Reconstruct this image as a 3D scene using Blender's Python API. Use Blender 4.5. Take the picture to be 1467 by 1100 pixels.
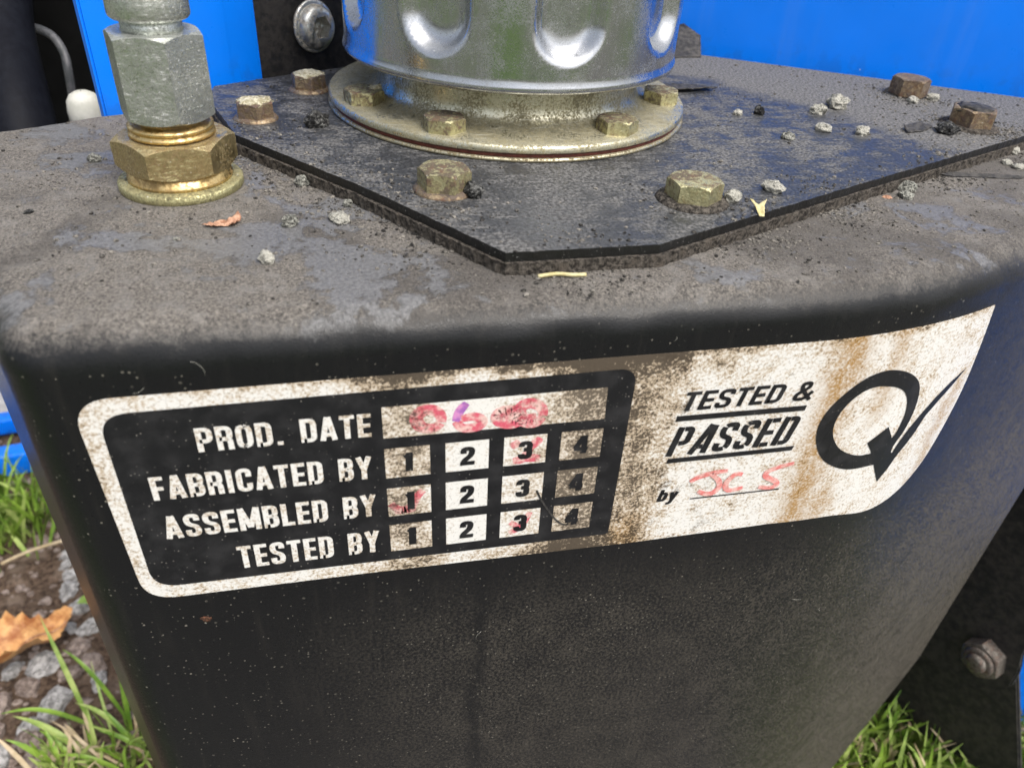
import bpy, bmesh, math, random
from mathutils import Vector, Matrix, noise
random.seed(7)
for o in list(bpy.data.objects): bpy.data.objects.remove(o)
SC = bpy.context.scene
COL = SC.collection
# working unit u = 1.6 mm; origin: virtual front/top edge of the tank, x along the front, y into the depth, z up
S = 0.0016
ZG = -270.0                      # ground level in u
def U(p): return Vector((p[0]*S, p[1]*S, (p[2]-ZG)*S))

# ---------------------------------------------------------------- camera
cam = bpy.data.cameras.new("camera"); camo = bpy.data.objects.new("camera", cam); COL.objects.link(camo)
RX = Vector((0.97487, -0.214687, 0.059481)); DN = Vector((-0.078835, -0.582185, -0.809226)); FW = Vector((0.208359, 0.784201, -0.584479))
RX, DN, FW = Vector((0.97487,-0.214687,0.059481)), Vector((-0.078835,-0.582185,-0.809226)), Vector((0.208359,0.784201,-0.584479))
m = Matrix((RX, -DN, -FW)).transposed().to_4x4()
m.translation = U((0, -88.333, 53.408))
camo.matrix_world = m
cam.sensor_fit = 'HORIZONTAL'; cam.sensor_width = 36.0; cam.lens = 26.867
cam.clip_start = 0.01; cam.clip_end = 200.0
cam.dof.use_dof = True; cam.dof.focus_distance = 0.235; cam.dof.aperture_fstop = 18.0
SC.camera = camo

# ---------------------------------------------------------------- light: bright overcast daylight
SUN_EL, SUN_AZ = math.radians(58), math.radians(150)     # azimuth clockwise from +y
W = bpy.data.worlds.new("World"); SC.world = W; W.use_nodes = True
wn = W.node_tree.nodes; wl = W.node_tree.links
sky = wn.new('ShaderNodeTexSky'); sky.sky_type = 'NISHITA'; sky.sun_disc = False
sky.sun_elevation = SUN_EL; sky.sun_rotation = SUN_AZ; sky.air_density = 1.0; sky.dust_density = 6.0; sky.ozone_density = 1.0
hs = wn.new('ShaderNodeHueSaturation'); hs.inputs['Saturation'].default_value = 0.45      # thin even cloud
wl.new(sky.outputs[0], hs.inputs['Color']); wl.new(hs.outputs[0], wn['Background'].inputs[0]); wn['Background'].inputs[1].default_value = 0.15
sl = bpy.data.lights.new("sun", 'SUN'); sl.energy = 1.5; sl.angle = math.radians(25); sl.color = (1, 0.96, 0.9)
so = bpy.data.objects.new("sun", sl); COL.objects.link(so)
sd = Vector((math.sin(SUN_AZ)*math.cos(SUN_EL), math.cos(SUN_AZ)*math.cos(SUN_EL), math.sin(SUN_EL)))
so.rotation_euler = sd.to_track_quat('Z', 'Y').to_euler(); so.location = U((0, -100, 900))
SC.view_settings.view_transform = 'Standard'; SC.view_settings.look = 'None'
SC.view_settings.exposure = 0.62; SC.view_settings.gamma = 1.0
SC.view_settings.use_curve_mapping = False

# ---------------------------------------------------------------- node helper
class N:
    def __init__(s, name):
        s.m = bpy.data.materials.new(name); s.m.use_nodes = True
        s.t = s.m.node_tree; s.b = s.t.nodes['Principled BSDF']; s.l = s.t.links
        s._o = None
    def set(s, inp, v):
        i = s.b.inputs[inp]
        if hasattr(v, 'is_linked') or isinstance(v, bpy.types.NodeSocket): s.l.new(v, i)
        else: i.default_value = (tuple(v)+(1,) if isinstance(v, (tuple, list)) and len(v) == 3 and i.type == 'RGBA' else v)
        return s
    def inp(s, n, k, v):
        if isinstance(v, bpy.types.NodeSocket): s.l.new(v, n.inputs[k])
        else:
            i = n.inputs[k]
            i.default_value = (tuple(v)+(1,) if isinstance(v, (tuple, list)) and i.type == 'RGBA' and len(v) == 3 else v)
    def obj(s):
        if s._o is None: s._o = s.t.nodes.new('ShaderNodeTexCoord')
        return s._o.outputs['Object']
    def uv(s):
        if s._o is None: s._o = s.t.nodes.new('ShaderNodeTexCoord')
        return s._o.outputs['UV']
    def world(s):
        g = s.t.nodes.new('ShaderNodeNewGeometry'); return g.outputs['Position']
    def normal(s):
        g = s.t.nodes.new('ShaderNodeNewGeometry'); return g.outputs['Normal']
    def sep(s, v):
        n = s.t.nodes.new('ShaderNodeSeparateXYZ'); s.l.new(v, n.inputs[0]); return n.outputs
    def mapp(s, v, scale=(1,1,1), rot=(0,0,0), loc=(0,0,0)):
        n = s.t.nodes.new('ShaderNodeMapping'); s.l.new(v, n.inputs[0]); n.inputs['Scale'].default_value = scale; n.inputs['Rotation'].default_value = rot; n.inputs['Location'].default_value = loc
        return n.outputs[0]
    def noise(s, v, scale, detail=4, rough=0.55, dist=0):
        n = s.t.nodes.new('ShaderNodeTexNoise'); s.l.new(v, n.inputs['Vector'])
        n.inputs['Scale'].default_value = scale; n.inputs['Detail'].default_value = detail; n.inputs['Roughness'].default_value = rough; n.inputs['Distortion'].default_value = dist
        return n.outputs['Fac']
    def voro(s, v, scale, feature='F1', rnd=1.0):
        n = s.t.nodes.new('ShaderNodeTexVoronoi'); s.l.new(v, n.inputs['Vector']); n.inputs['Scale'].default_value = scale
        n.feature = feature; n.inputs['Randomness'].default_value = rnd
        return n.outputs
    def math(s, op, a, b=0.0, c=0.0, clamp=False):
        n = s.t.nodes.new('ShaderNodeMath'); n.operation = op; n.use_clamp = clamp
        s.inp(n, 0, a); s.inp(n, 1, b)
        if op in ('MULTIPLY_ADD', 'SMOOTH_MIN', 'SMOOTH_MAX'): s.inp(n, 2, c)
        return n.outputs[0]
    def add(s, a, b): return s.math('ADD', a, b)
    def mul(s, a, b): return s.math('MULTIPLY', a, b)
    def ss(s, v, lo, hi):            # smoothstep lo..hi -> 0..1
        n = s.t.nodes.new('ShaderNodeMapRange'); n.interpolation_type = 'SMOOTHSTEP'
        s.inp(n, 'Value', v); s.inp(n, 'From Min', lo); s.inp(n, 'From Max', hi); return n.outputs[0]
    def lin(s, v, a, b, c, d):
        n = s.t.nodes.new('ShaderNodeMapRange'); s.inp(n, 'Value', v)
        for k, x in zip(('From Min','From Max','To Min','To Max'), (a,b,c,d)): n.inputs[k].default_value = x
        return n.outputs[0]
    def gauss(s, v, c, w):           # exp(-((v-c)/w)^2)
        d = s.math('DIVIDE', s.math('SUBTRACT', v, c), w)
        return s.math('EXPONENT', s.mul(s.mul(d, d), -1.0))
    def mix(s, f, a, b):
        n = s.t.nodes.new('ShaderNodeMix'); n.data_type = 'RGBA'
        s.inp(n, 0, f); s.inp(n, 6, a); s.inp(n, 7, b); return n.outputs[2]
    def mixf(s, f, a, b):
        n = s.t.nodes.new('ShaderNodeMix'); n.data_type = 'FLOAT'
        s.inp(n, 0, f); s.inp(n, 2, a); s.inp(n, 3, b); return n.outputs[0]
    def bump(s, h, strength=0.5, dist=0.0003, prev=None):
        n = s.t.nodes.new('ShaderNodeBump'); s.inp(n, 'Height', h); s.inp(n, 'Strength', strength); n.inputs['Distance'].default_value = dist
        if prev is not None: s.l.new(prev, n.inputs['Normal'])
        return n.outputs[0]
    def done(s, color, rough, metal=0.0, normal=None, spec=None, coat=None):
        s.set('Base Color', color); s.set('Roughness', rough); s.set('Metallic', metal)
        if normal is not None: s.set('Normal', normal)
        if spec is not None: s.set('Specular IOR Level', spec)
        if coat is not None: s.set('Coat Weight', coat); s.set('Coat Roughness', 0.12)
        return s.m

K = 1/S      # noise scale for a feature of one u is about K (625 per metre)
# ---------------------------------------------------------------- materials
def mat_tank():
    n = N("tank_paint"); P = n.world(); nz = n.sep(n.normal())[2]
    p = n.sep(P)
    big = n.noise(P, K/16, 5, 0.6, 0.6); mid = n.noise(P, K/3.2, 5, 0.65); fine = n.noise(P, K/0.55, 3, 0.6)
    grain = n.noise(P, K/0.22, 2, 0.5)
    up = n.ss(n.add(nz, n.add(n.mul(n.math('SUBTRACT', mid, 0.5), 0.5), n.mul(n.math('SUBTRACT', fine, 0.5), 0.25))), 0.50, 1.02)
    # bare, wet-looking paint in ragged patches on the top
    patch = n.mul(n.gauss(p[0], 1*S, 13*S), n.gauss(p[1], 25*S, 15*S))      # larger bare area, sky sheen painted in, in front of the fitting
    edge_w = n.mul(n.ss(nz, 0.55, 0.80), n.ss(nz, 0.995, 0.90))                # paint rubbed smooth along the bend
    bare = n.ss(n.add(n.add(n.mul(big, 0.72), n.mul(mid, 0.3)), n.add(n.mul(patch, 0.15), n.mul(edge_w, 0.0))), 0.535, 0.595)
    dust_top = n.mul(up, n.math('SUBTRACT', 1.0, n.mul(bare, 0.86)))
    # streaks and specks on the upright faces
    st = n.noise(n.mapp(P, (1, 1, 0.09)), K/2.2, 4, 0.6)
    low = n.mul(n.ss(p[2], (-48-ZG)*S, (-75-ZG)*S), n.ss(p[0], -25*S, 25*S))       # dried splash dust on the lower front
    gr = n.noise(P, K/0.62, 3, 0.8)
    film = n.mul(n.mul(low, n.ss(n.add(n.mul(gr, 0.82), n.mul(n.noise(P, K/9, 4, 0.6), 0.18)), 0.44, 0.60)), 0.80)
    drip = n.mul(n.gauss(n.add(p[0], n.mul(n.math('SUBTRACT', n.noise(P, K/14, 3), 0.5), 5*S)), 21*S, 1.7*S), n.ss(n.noise(P, K/1.5, 3), 0.30, 0.5))
    film = n.mul(film, n.math('SUBTRACT', 1.0, n.mul(drip, 0.9)))
    film = n.add(film, n.mul(n.ss(st, 0.50, 0.80), 0.12))
    side = n.ss(p[0], 88*S, 165*S)           # road dirt thrown on the right-hand side
    film = n.add(film, n.mul(side, n.add(0.25, n.mul(n.ss(n.add(n.mul(gr, 0.7), n.mul(n.noise(P, K/5, 5, 0.7), 0.3)), 0.38, 0.58), 0.85))))
    vs = n.voro(P, K/0.78); sz = n.add(0.06, n.mul(n.sep(vs['Color'])[2], 0.20)); spk = n.math('LESS_THAN', vs['Distance'], sz)
    rs = n.sep(vs['Color'])[0]; spk = n.mul(spk, n.mul(n.ss(rs, 0.55, 1.0), n.mul(n.ss(nz, 0.25, 0.05), n.ss(n.noise(P, K/7, 4), 0.25, 0.6))))
    vs2 = n.voro(P, K/2.6); spk2 = n.mul(n.ss(vs2['Distance'], 0.13, 0.05), n.ss(n.sep(vs2['Color'])[1], 0.55, 0.7))
    dust_side = n.mul(film, 0.75)
    f2 = n.noise(P, K/0.34, 4, 0.75); tone = n.noise(P, K/30, 5, 0.6, 0.4)
    dcol = n.mix(n.ss(n.add(n.mul(f2, 0.65), n.mul(fine, 0.35)), 0.36, 0.64), (0.026, 0.023, 0.021), (0.205, 0.186, 0.162))
    dcol = n.mix(n.mul(n.ss(mid, 0.40, 0.72), 0.7), dcol, (0.165, 0.156, 0.146))
    damp = n.mul(n.ss(tone, 0.47, 0.60), 0.50)
    dcol = n.mix(damp, dcol, (0.034, 0.030, 0.027))
    dcol = n.mix(n.ss(grain, 0.70, 0.78), dcol, (0.42, 0.39, 0.36))
    dcol = n.mix(n.ss(n.noise(P, K/0.4, 2, 0.5), 0.30, 0.24), dcol, (0.006, 0.006, 0.006))
    paint = n.mix(n.mul(up, bare), (0.0058, 0.0063, 0.0072), n.mix(n.ss(fine, 0.35, 0.65), (0.098, 0.099, 0.102), (0.165, 0.166, 0.170)))  # bare paint: reflected sky is painted in as a lighter grey
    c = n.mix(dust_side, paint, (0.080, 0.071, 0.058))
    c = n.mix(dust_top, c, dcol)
    c = n.mix(n.mul(n.math('MAXIMUM', spk, n.mul(spk2, 0.4)), 0.62), c, (0.25, 0.235, 0.195))
    r = n.mixf(dust_top, n.mixf(dust_side, n.lin(fine, 0.3, 0.7, 0.26, 0.42), 0.62), 0.92)
    r = n.mixf(n.mul(up, bare), r, n.lin(mid, 0.3, 0.7, 0.30, 0.48))
    h = n.add(n.mul(mid, 0.7), n.add(n.mul(n.add(fine, f2), 0.3), n.mul(bare, -0.35)))
    b1 = n.bump(h, n.mixf(up, 0.006, 0.5), 0.0009)
    b2 = n.bump(n.add(n.add(grain, n.mul(gr, 0.8)), n.mul(spk, 0.8)), n.mixf(up, 0.22, 0.6), 0.0003, b1)
    return n.done(c, r, 0.0, b2, n.mixf(up, 0.34, 0.5))
def mat_plate():
    n = N("cover_plate_paint"); P = n.world(); p = n.sep(P)
    big = n.noise(P, K/22, 5, 0.6, 0.5); mid = n.noise(P, K/4, 5, 0.65); fine = n.noise(P, K/0.6, 4, 0.6); grain = n.noise(P, K/0.24, 2, 0.5)
    # old flaking paint and moss dust towards the far right end
    far = n.ss(n.add(n.add(n.mul(p[0], 1/(100*S)), n.mul(p[1], 1/(140*S))), n.mul(big, 0.5)), 1.88, 2.02)
    up = n.ss(n.sep(n.normal())[2], 0.6, 0.95)
    sm = n.noise(n.mapp(P, (0.35, 1.5, 1), (0, 0, 0.5)), K/1.8, 5, 0.7)
    worn = n.ss(n.add(n.mul(big, 0.35), n.add(n.mul(mid, 0.3), n.mul(sm, 0.35))), 0.45, 0.57)
    d = n.mul(up, n.math('MAXIMUM', n.mul(far, 0.9), n.mul(worn, 0.74)))
    dcol = n.mix(n.ss(fine, 0.35, 0.66), (0.030, 0.029, 0.028), (0.195, 0.190, 0.182))
    c = n.mix(n.ss(fine, 0.35, 0.7), (0.012, 0.0135, 0.016), (0.058, 0.061, 0.068))
    c = n.mix(up, (0.006, 0.006, 0.006), c)
    c = n.mix(d, c, dcol)
    c = n.mix(n.mul(n.ss(grain, 0.68, 0.76), 0.7), c, (0.40, 0.39, 0.38))
    c = n.mix(n.ss(n.noise(P, K/1.1, 3, 0.6), 0.33, 0.27), c, (0.004, 0.004, 0.004))
    r = n.mixf(d, n.lin(mid, 0.3, 0.7, 0.30, 0.50), 0.85)
    b = n.bump(n.add(mid, n.mul(far, 0.6)), 0.30, 0.0009); b = n.bump(n.add(fine, n.mul(grain, 0.6)), 0.40, 0.0003, b)
    return n.done(c, r, 0, b, 0.5)
def mat_gasket():
    n = N("gasket_rubber"); P = n.world()
    f = n.noise(P, K/0.8, 5, 0.7); g = n.noise(P, K/3, 4)
    c = n.mix(n.ss(f, 0.35, 0.7), (0.018, 0.016, 0.014), (0.15, 0.132, 0.112)); c = n.mix(n.ss(g, 0.55, 0.7), c, (0.10, 0.085, 0.07))
    return n.done(c, 0.95, 0, n.bump(f, 1.0, 0.0012), 0.2)
def grime(n, s, z, uvs):
    # density of baked-on dirt over the label: s, z in u
    g = n.add(n.mul(n.gauss(s, 7, 6.0), 0.62), n.mul(n.gauss(s, 37, 7.5), 0.9))
    g = n.add(g, n.mul(n.mul(n.gauss(s, 26, 26), n.gauss(z, -9, 3.0)), 0.55))
    g = n.add(g, n.mul(n.gauss(s, 47, 4.5), 0.45))
    g = n.add(g, n.mul(n.mul(n.gauss(s, 28, 18), n.gauss(z, -49.5, 2.0)), 0.45))
    g = n.add(g, n.mul(n.mul(n.gauss(s, 58, 12), n.gauss(z, -11, 4)), 0.25))
    g = n.math('SUBTRACT', g, n.mul(n.gauss(s, 17, 4.2), 0.38))
    edge = n.math('MAXIMUM', n.ss(z, -10.6, -9.1), n.mul(n.ss(s, -32.4, -35.2), 0.7))
    g = n.add(g, n.mul(edge, 0.35))
    # brown water stains running down near the logo
    wob = n.mul(n.math('SUBTRACT', n.noise(uvs, 14, 4), 0.5), 9.0)
    s2 = n.add(s, wob)
    w3 = n.add(s, n.mul(wob, 0.35))
    rust = n.mul(n.gauss(w3, 80.6, 3.9), n.ss(n.noise(n.mapp(uvs, (1, 0.25, 1)), 40, 5, 0.7), 0.22, 0.50))
    rust = n.math('MAXIMUM', rust, n.mul(n.mul(n.gauss(s2, 91.0, 2.2), n.ss(z, -33, -24)), 0.6))
    rust = n.math('MAXIMUM', rust, n.mul(n.mul(n.gauss(s2, 86.0, 3.0), n.ss(z, -38, -46)), 0.7))
    rust = n.math('MAXIMUM', rust, n.mul(n.gauss(s2, 113.5, 2.0), n.mul(n.ss(z, -20, -28), 0.6)))
    rust = n.math('MAXIMUM', rust, n.mul(n.gauss(s2, 47, 3.0), n.mul(n.ss(z, -40, -47), 0.8)))
    fine = n.noise(uvs, 100/0.55, 4, 0.7); mid = n.noise(uvs, 100/2.6, 5, 0.65)
    bigm = n.noise(uvs, 100/9, 3, 0.6)
    v = n.add(n.add(n.mul(fine, 0.62), n.mul(mid, 0.38)), n.mul(g, 0.20))
    v = n.add(v, n.mul(n.math('SUBTRACT', bigm, 0.5), 0.22))
    heavy = n.ss(v, 0.585, 0.69); light = n.ss(v, 0.47, 0.62)
    # radiating crackle of fine black hairs
    cr = n.voro(n.mapp(uvs, (1, 1, 1)), 100/1.3, 'DISTANCE_TO_EDGE'); hair = n.mul(n.ss(cr['Distance'], 0.045, 0.0), n.ss(fine, 0.44, 0.6))
    rf = n.mul(rust, n.mul(n.ss(fine, 0.24, 0.54), n.ss(mid, 0.20, 0.50)))
    return heavy, light, rf, hair, fine, mid
def mat_print(name, base, dirt=1.0, rough=0.38):
    n = N(name); uv = n.uv(); p = n.sep(uv); s = n.mul(p[0], 100.0); z = n.mul(p[1], 100.0)
    heavy, light, rust, hair, fine, mid = grime(n, s, z, uv)
    c = n.mix(n.mul(light, 0.72*dirt), base, (0.35, 0.225, 0.085))
    c = n.mix(n.mul(rust, 0.95*dirt), c, (0.33, 0.18, 0.04))
    c = n.mix(n.mul(heavy, 0.88*dirt), c, (0.022, 0.015, 0.010))
    c = n.mix(n.mul(hair, 0.55*dirt), c, (0.05, 0.035, 0.022))
    blot = n.mul(n.ss(n.noise(uv, 100/4.5, 4, 0.65), 0.55, 0.66), n.mul(n.gauss(s, 50, 14), n.ss(fine, 0.35, 0.55)))
    c = n.mix(n.mul(blot, 0.7*dirt), c, (0.05, 0.035, 0.022))
    r = n.mixf(light, rough, 0.75)
    return n.done(c, r, 0, n.bump(n.add(fine, mid), 0.12, 0.0003), 0.45)
def mat_ink():
    n = N("black_ink"); uv = n.uv(); P = n.world(); fine = n.noise(P, K/0.5, 3, 0.6); mid = n.noise(P, K/4, 4)
    vs = n.voro(P, K/0.55); spk = n.mul(n.ss(vs['Distance'], 0.28, 0.10), n.ss(n.sep(vs['Color'])[0], 0.78, 1.0))
    c = n.mix(n.ss(mid, 0.4, 0.75), (0.0075, 0.008, 0.0095), (0.021, 0.021, 0.023))
    c = n.mix(n.mul(spk, 0.6), c, (0.33, 0.31, 0.28))
    return n.done(c, n.lin(mid, 0.3, 0.7, 0.34, 0.52), 0, n.bump(fine, 0.10, 0.0003), 0.4)
def mat_marker(name, a, b):
    n = N(name); uv = n.uv(); p = n.sep(uv); s = n.mul(p[0], 100.0); z = n.mul(p[1], 100.0)
    heavy, light, rust, hair, fine, mid = grime(n, s, z, uv)
    c = n.mix(n.ss(n.noise(uv, 100/1.6, 4, 0.6), 0.38, 0.62), a, b)
    c = n.mix(n.mul(light, 0.35), c, (0.30, 0.10, 0.06)); c = n.mix(n.mul(heavy, 0.8), c, (0.03, 0.012, 0.01)); c = n.mix(n.mul(hair, 0.4), c, (0.06, 0.03, 0.025))
    return n.done(c, 0.5, 0, None, 0.35)
def mat_metal(name, base, dark, rough=(0.18, 0.32), dirt=0.3, dirtcol=(0.09, 0.07, 0.05), fs=0.7, streak=False, bumpy=0.1, rust=0.0, scr=0.0):
    n = N(name); P = n.world()
    fine = n.noise(P, K/fs, 5, 0.65); mid = n.noise(P, K/5, 4, 0.6); up = n.ss(n.sep(n.normal())[2], 0.5, 0.95)
    vs = n.voro(P, K/0.9); spk = n.mul(n.ss(vs['Distance'], 0.22, 0.08), n.ss(n.sep(vs['Color'])[0], 0.7, 1.0))
    c = n.mix(n.ss(n.add(n.mul(fine, 0.65), n.mul(mid, 0.35)), 0.42, 0.60), base, dark)
    d = n.mul(n.ss(n.add(n.mul(fine, 0.6), n.add(n.mul(mid, 0.4), n.mul(up, 0.06))), 0.46, 0.60), dirt)
    dv = n.mix(n.ss(n.noise(P, K/0.9, 4, 0.7), 0.38, 0.62), tuple(v*0.45 for v in dirtcol), tuple(v*1.5 for v in dirtcol))
    c = n.mix(d, c, dv)
    if rust: c = n.mix(n.mul(n.ss(n.noise(P, K/2.0, 5, 0.7), 0.50, 0.64), rust), c, (0.14, 0.05, 0.022))
    if scr:
        for k, (ra, rb) in enumerate(((0.5, 0.9), (-0.7, 0.4), (1.2, -0.6))):
            q = n.noise(n.mapp(P, (0.12, 1.6, 1.6), (ra, rb, 0.4+k)), K/0.5, 2, 0.5)
            c = n.mix(n.mul(n.ss(q, 0.62, 0.70), scr), c, tuple(min(1, v*1.9+0.1) for v in base)); c = n.mix(n.mul(n.ss(q, 0.36, 0.30), scr*0.8), c, tuple(v*0.35 for v in dark))
    c = n.mix(n.mul(spk, 0.4), c, (0.8, 0.8, 0.78))
    mt = n.math('SUBTRACT', 1.0, n.math('MAXIMUM', d, n.mul(spk, 0.4)), 0, True)
    r = n.mixf(d, n.lin(n.noise(n.mapp(P, (1, 1, 0.12)) if streak else P, K/1.2, 4), 0.3, 0.7, *rough), 0.85)
    return n.done(c, r, mt, n.bump(n.add(fine, mid), bumpy, 0.0004))
def mat_blue(name="blue_paint", base=(0.0, 0.20, 0.93)):
    n = N(name); P = n.world(); big = n.noise(P, K/40, 4); mid = n.noise(P, K/6, 5, 0.6)
    p = n.sep(P)
    c = n.mix(n.ss(big, 0.35, 0.7), base, tuple(v*0.9+0.002 for v in base))
    low = n.mul(n.ss(p[2], (12-ZG)*S, (-2-ZG)*S), n.ss(mid, 0.50, 0.62))
    c = n.mix(n.mul(low, 0.22), c, (0.02, 0.03, 0.06))
    v = n.voro(P, K/11); dot = n.mul(n.ss(v['Distance'], 0.06, 0.03), n.ss(n.sep(v['Color'])[0], 0.72, 0.8))
    c = n.mix(n.mul(dot, 0.6), c, (0.01, 0.02, 0.06))
    v2 = n.voro(P, K/4.2); dot2 = n.mul(n.ss(v2['Distance'], 0.07, 0.03), n.ss(n.sep(v2['Color'])[1], 0.80, 0.9))
    c = n.mix(n.mul(dot2, 0.5), c, (0.45, 0.55, 0.70))
    run = n.ss(n.noise(n.mapp(P, (1, 1, 0.05)), K/9, 4, 0.6), 0.50, 0.75)
    c = n.mix(n.mul(run, 0.10), c, (0.16, 0.26, 0.50))
    bb = n.bump(n.noise(P, K/45, 2), 0.25, 0.004)
    return n.done(c, n.add(n.lin(mid, 0.3, 0.7, 0.26, 0.40), n.mul(run, 0.1)), 0, n.bump(n.noise(P, K/1.5, 3), 0.06, 0.0003, bb), 0.4)
def mat_simple(name, a, b, fs, rough, bump=0.4, bd=0.0006, spec=0.4, metal=0.0, lo=0.38, hi=0.62):
    n = N(name); P = n.world(); f = n.noise(P, K/fs, 5, 0.65); g = n.noise(P, K/(fs*5), 3)
    c = n.mix(n.ss(n.add(n.mul(f, 0.7), n.mul(g, 0.3)), lo, hi), a, b)
    return n.done(c, rough, metal, n.bump(f, bump, bd), spec)
def mat_ground():
    n = N("soil_and_grass"); P = n.world(); p = n.sep(P)
    f = n.noise(P, K/2.2, 6, 0.7); g = n.noise(P, K/14, 4); G = n.noise(P, 0.9, 5, 0.6); H = n.noise(P, 6.0, 5, 0.6)
    soil = n.mix(n.ss(f, 0.34, 0.66), (0.035, 0.022, 0.015), (0.16, 0.11, 0.078)); soil = n.mix(n.ss(g, 0.5, 0.7), soil, (0.20, 0.15, 0.115))
    grass = n.mix(n.ss(H, 0.35, 0.65), (0.035, 0.075, 0.016), (0.12, 0.185, 0.045))
    yard = n.mix(n.ss(H, 0.35, 0.65), (0.10, 0.092, 0.085), (0.20, 0.185, 0.175))
    c = n.mix(n.ss(n.add(n.mul(G, 0.7), n.mul(H, 0.3)), 0.47, 0.52), grass, yard)
    # bare soil close to the machine
    dx, dy = n.math('SUBTRACT', p[0], -0.29), n.math('SUBTRACT', p[1], 0.33)
    d = n.math('SQRT', n.add(n.mul(dx, dx), n.mul(dy, dy)))
    c = n.mix(n.ss(n.add(d, n.mul(H, 0.25)), 0.52, 0.40), c, soil)
    return n.done(c, 0.95, 0, n.bump(n.add(f, g), 0.8, 0.004), 0.2)

M = {}
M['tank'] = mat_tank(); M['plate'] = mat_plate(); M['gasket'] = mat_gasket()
M['white'] = mat_print("white_vinyl", (0.72, 0.71, 0.68), 1.0); M['ink'] = mat_ink()
M['knock'] = mat_print("white_lettering", (0.72, 0.71, 0.68), 0.9)
M['pink'] = mat_marker("red_marker_ink", (0.68, 0.20, 0.19), (0.74, 0.46, 0.42))
M['magenta'] = mat_marker("magenta_marker_ink", (0.60, 0.10, 0.15), (0.72, 0.50, 0.46))
M['purple'] = mat_marker("purple_marker_ink", (0.33, 0.12, 0.42), (0.60, 0.25, 0.50))
M['can'] = mat_metal("bright_tin", (0.50, 0.515, 0.535), (0.44, 0.455, 0.475), (0.14, 0.23), 0.20, (0.12, 0.12, 0.12), 0.26, True, 0.02, 0, 0.10)
M['zinc'] = mat_metal("yellow_zinc", (0.56, 0.52, 0.38), (0.36, 0.32, 0.19), (0.28, 0.45), 0.8, (0.10, 0.08, 0.045), 0.5, False, 0.25, 0.1)
M['neck'] = mat_metal("zinc_neck", (0.56, 0.535, 0.41), (0.38, 0.35, 0.22), (0.22, 0.38), 0.7, (0.11, 0.094, 0.052), 0.45, False, 0.15, 0, 0.15)
M['bolt'] = mat_metal("dirty_zinc_bolt", (0.56, 0.53, 0.32), (0.38, 0.34, 0.16), (0.38, 0.55), 1.0, (0.070, 0.054, 0.036), 0.9, False, 1.0, 0.35)
M['rustbolt'] = mat_metal("rusty_bolt", (0.34, 0.27, 0.18), (0.17, 0.11, 0.07), (0.5, 0.7), 0.95, (0.070, 0.054, 0.044), 0.9, False, 1.0, 0.40)
M['lichen'] = mat_simple("lichen_crust", (0.25, 0.22, 0.13), (0.60, 0.56, 0.42), 0.7, 0.95, 1.0, 0.0008)
M['brass'] = mat_metal("dull_brass", (0.56, 0.45, 0.23), (0.36, 0.27, 0.12), (0.28, 0.44), 0.55, (0.11, 0.085, 0.055), 0.5, False, 0.35, 0.2, 0.35)
M['gold'] = mat_metal("bright_brass", (0.74, 0.55, 0.25), (0.55, 0.38, 0.15), (0.24, 0.36), 0.5, (0.10, 0.06, 0.03), 0.8, False, 0.15)
M['silver'] = mat_metal("zinc_plated_steel", (0.64, 0.665, 0.62), (0.40, 0.42, 0.38), (0.24, 0.38), 0.45, (0.15, 0.155, 0.13), 0.32, False, 0.3, 0, 0.5)
M['washer'] = mat_metal("yellow_washer", (0.56, 0.53, 0.30), (0.40, 0.37, 0.18), (0.35, 0.5), 0.85, (0.15, 0.135, 0.07), 0.5, False, 0.8)
M['rustspot'] = mat_simple("rust_spot", (0.030, 0.016, 0.010), (0.16, 0.065, 0.035), 0.6, 0.9, 0.6)
M['red'] = mat_simple("red_fibre_gasket", (0.07, 0.016, 0.010), (0.13, 0.034, 0.022), 1.0, 0.7)
M['blue'] = mat_blue()
M['black'] = mat_simple("black_steel", (0.008, 0.008, 0.009), (0.032, 0.029, 0.027), 1.6, 0.62, 0.3)
M['bracket'] = mat_simple("black_bracket", (0.012, 0.0125, 0.013), (0.040, 0.036, 0.032), 3, 0.6, 0.3)
M['void'] = mat_simple("interior_shade", (0.002, 0.002, 0.002), (0.004, 0.004, 0.004), 8, 0.9, 0.1, spec=0.1)  # near-black, shade of the open gap put into the colour
M['rubber'] = mat_simple("hose_rubber", (0.0025, 0.003, 0.006), (0.005, 0.006, 0.010), 2, 0.6, 0.2, spec=0.12)
M['cable'] = mat_simple("grey_cable", (0.05, 0.055, 0.06), (0.10, 0.10, 0.11), 2, 0.5)
M['cap'] = mat_simple("white_plastic", (0.45, 0.45, 0.39), (0.56, 0.55, 0.50), 3, 0.6, 0.3)
M['screw'] = mat_metal("button_screw_steel", (0.62, 0.63, 0.60), (0.52, 0.52, 0.48), (0.34, 0.46), 0.75, (0.36, 0.31, 0.25), 1.2, False, 0.15)
M['nut'] = mat_metal("weathered_nut", (0.24, 0.225, 0.20), (0.14, 0.12, 0.10), (0.45, 0.65), 0.9, (0.085, 0.07, 0.06), 1.4, False, 1.0, 0.35)
M['crumb'] = mat_simple("grey_crumb", (0.03, 0.03, 0.027), (0.34, 0.34, 0.30), 0.42, 0.95, 1.0, 0.0008, 0.2, 0, 0.36, 0.60)
M['gritm'] = mat_simple("grit_grains", (0.02, 0.019, 0.018), (0.22, 0.205, 0.18), 1.2, 0.95, 0.6, 0.0005, 0.2, 0, 0.42, 0.62)
M['crumb_pale'] = mat_simple("pale_crumb", (0.07, 0.07, 0.058), (0.42, 0.41, 0.36), 0.42, 0.95, 1.0, 0.0008, 0.2, 0, 0.34, 0.56)
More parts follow.
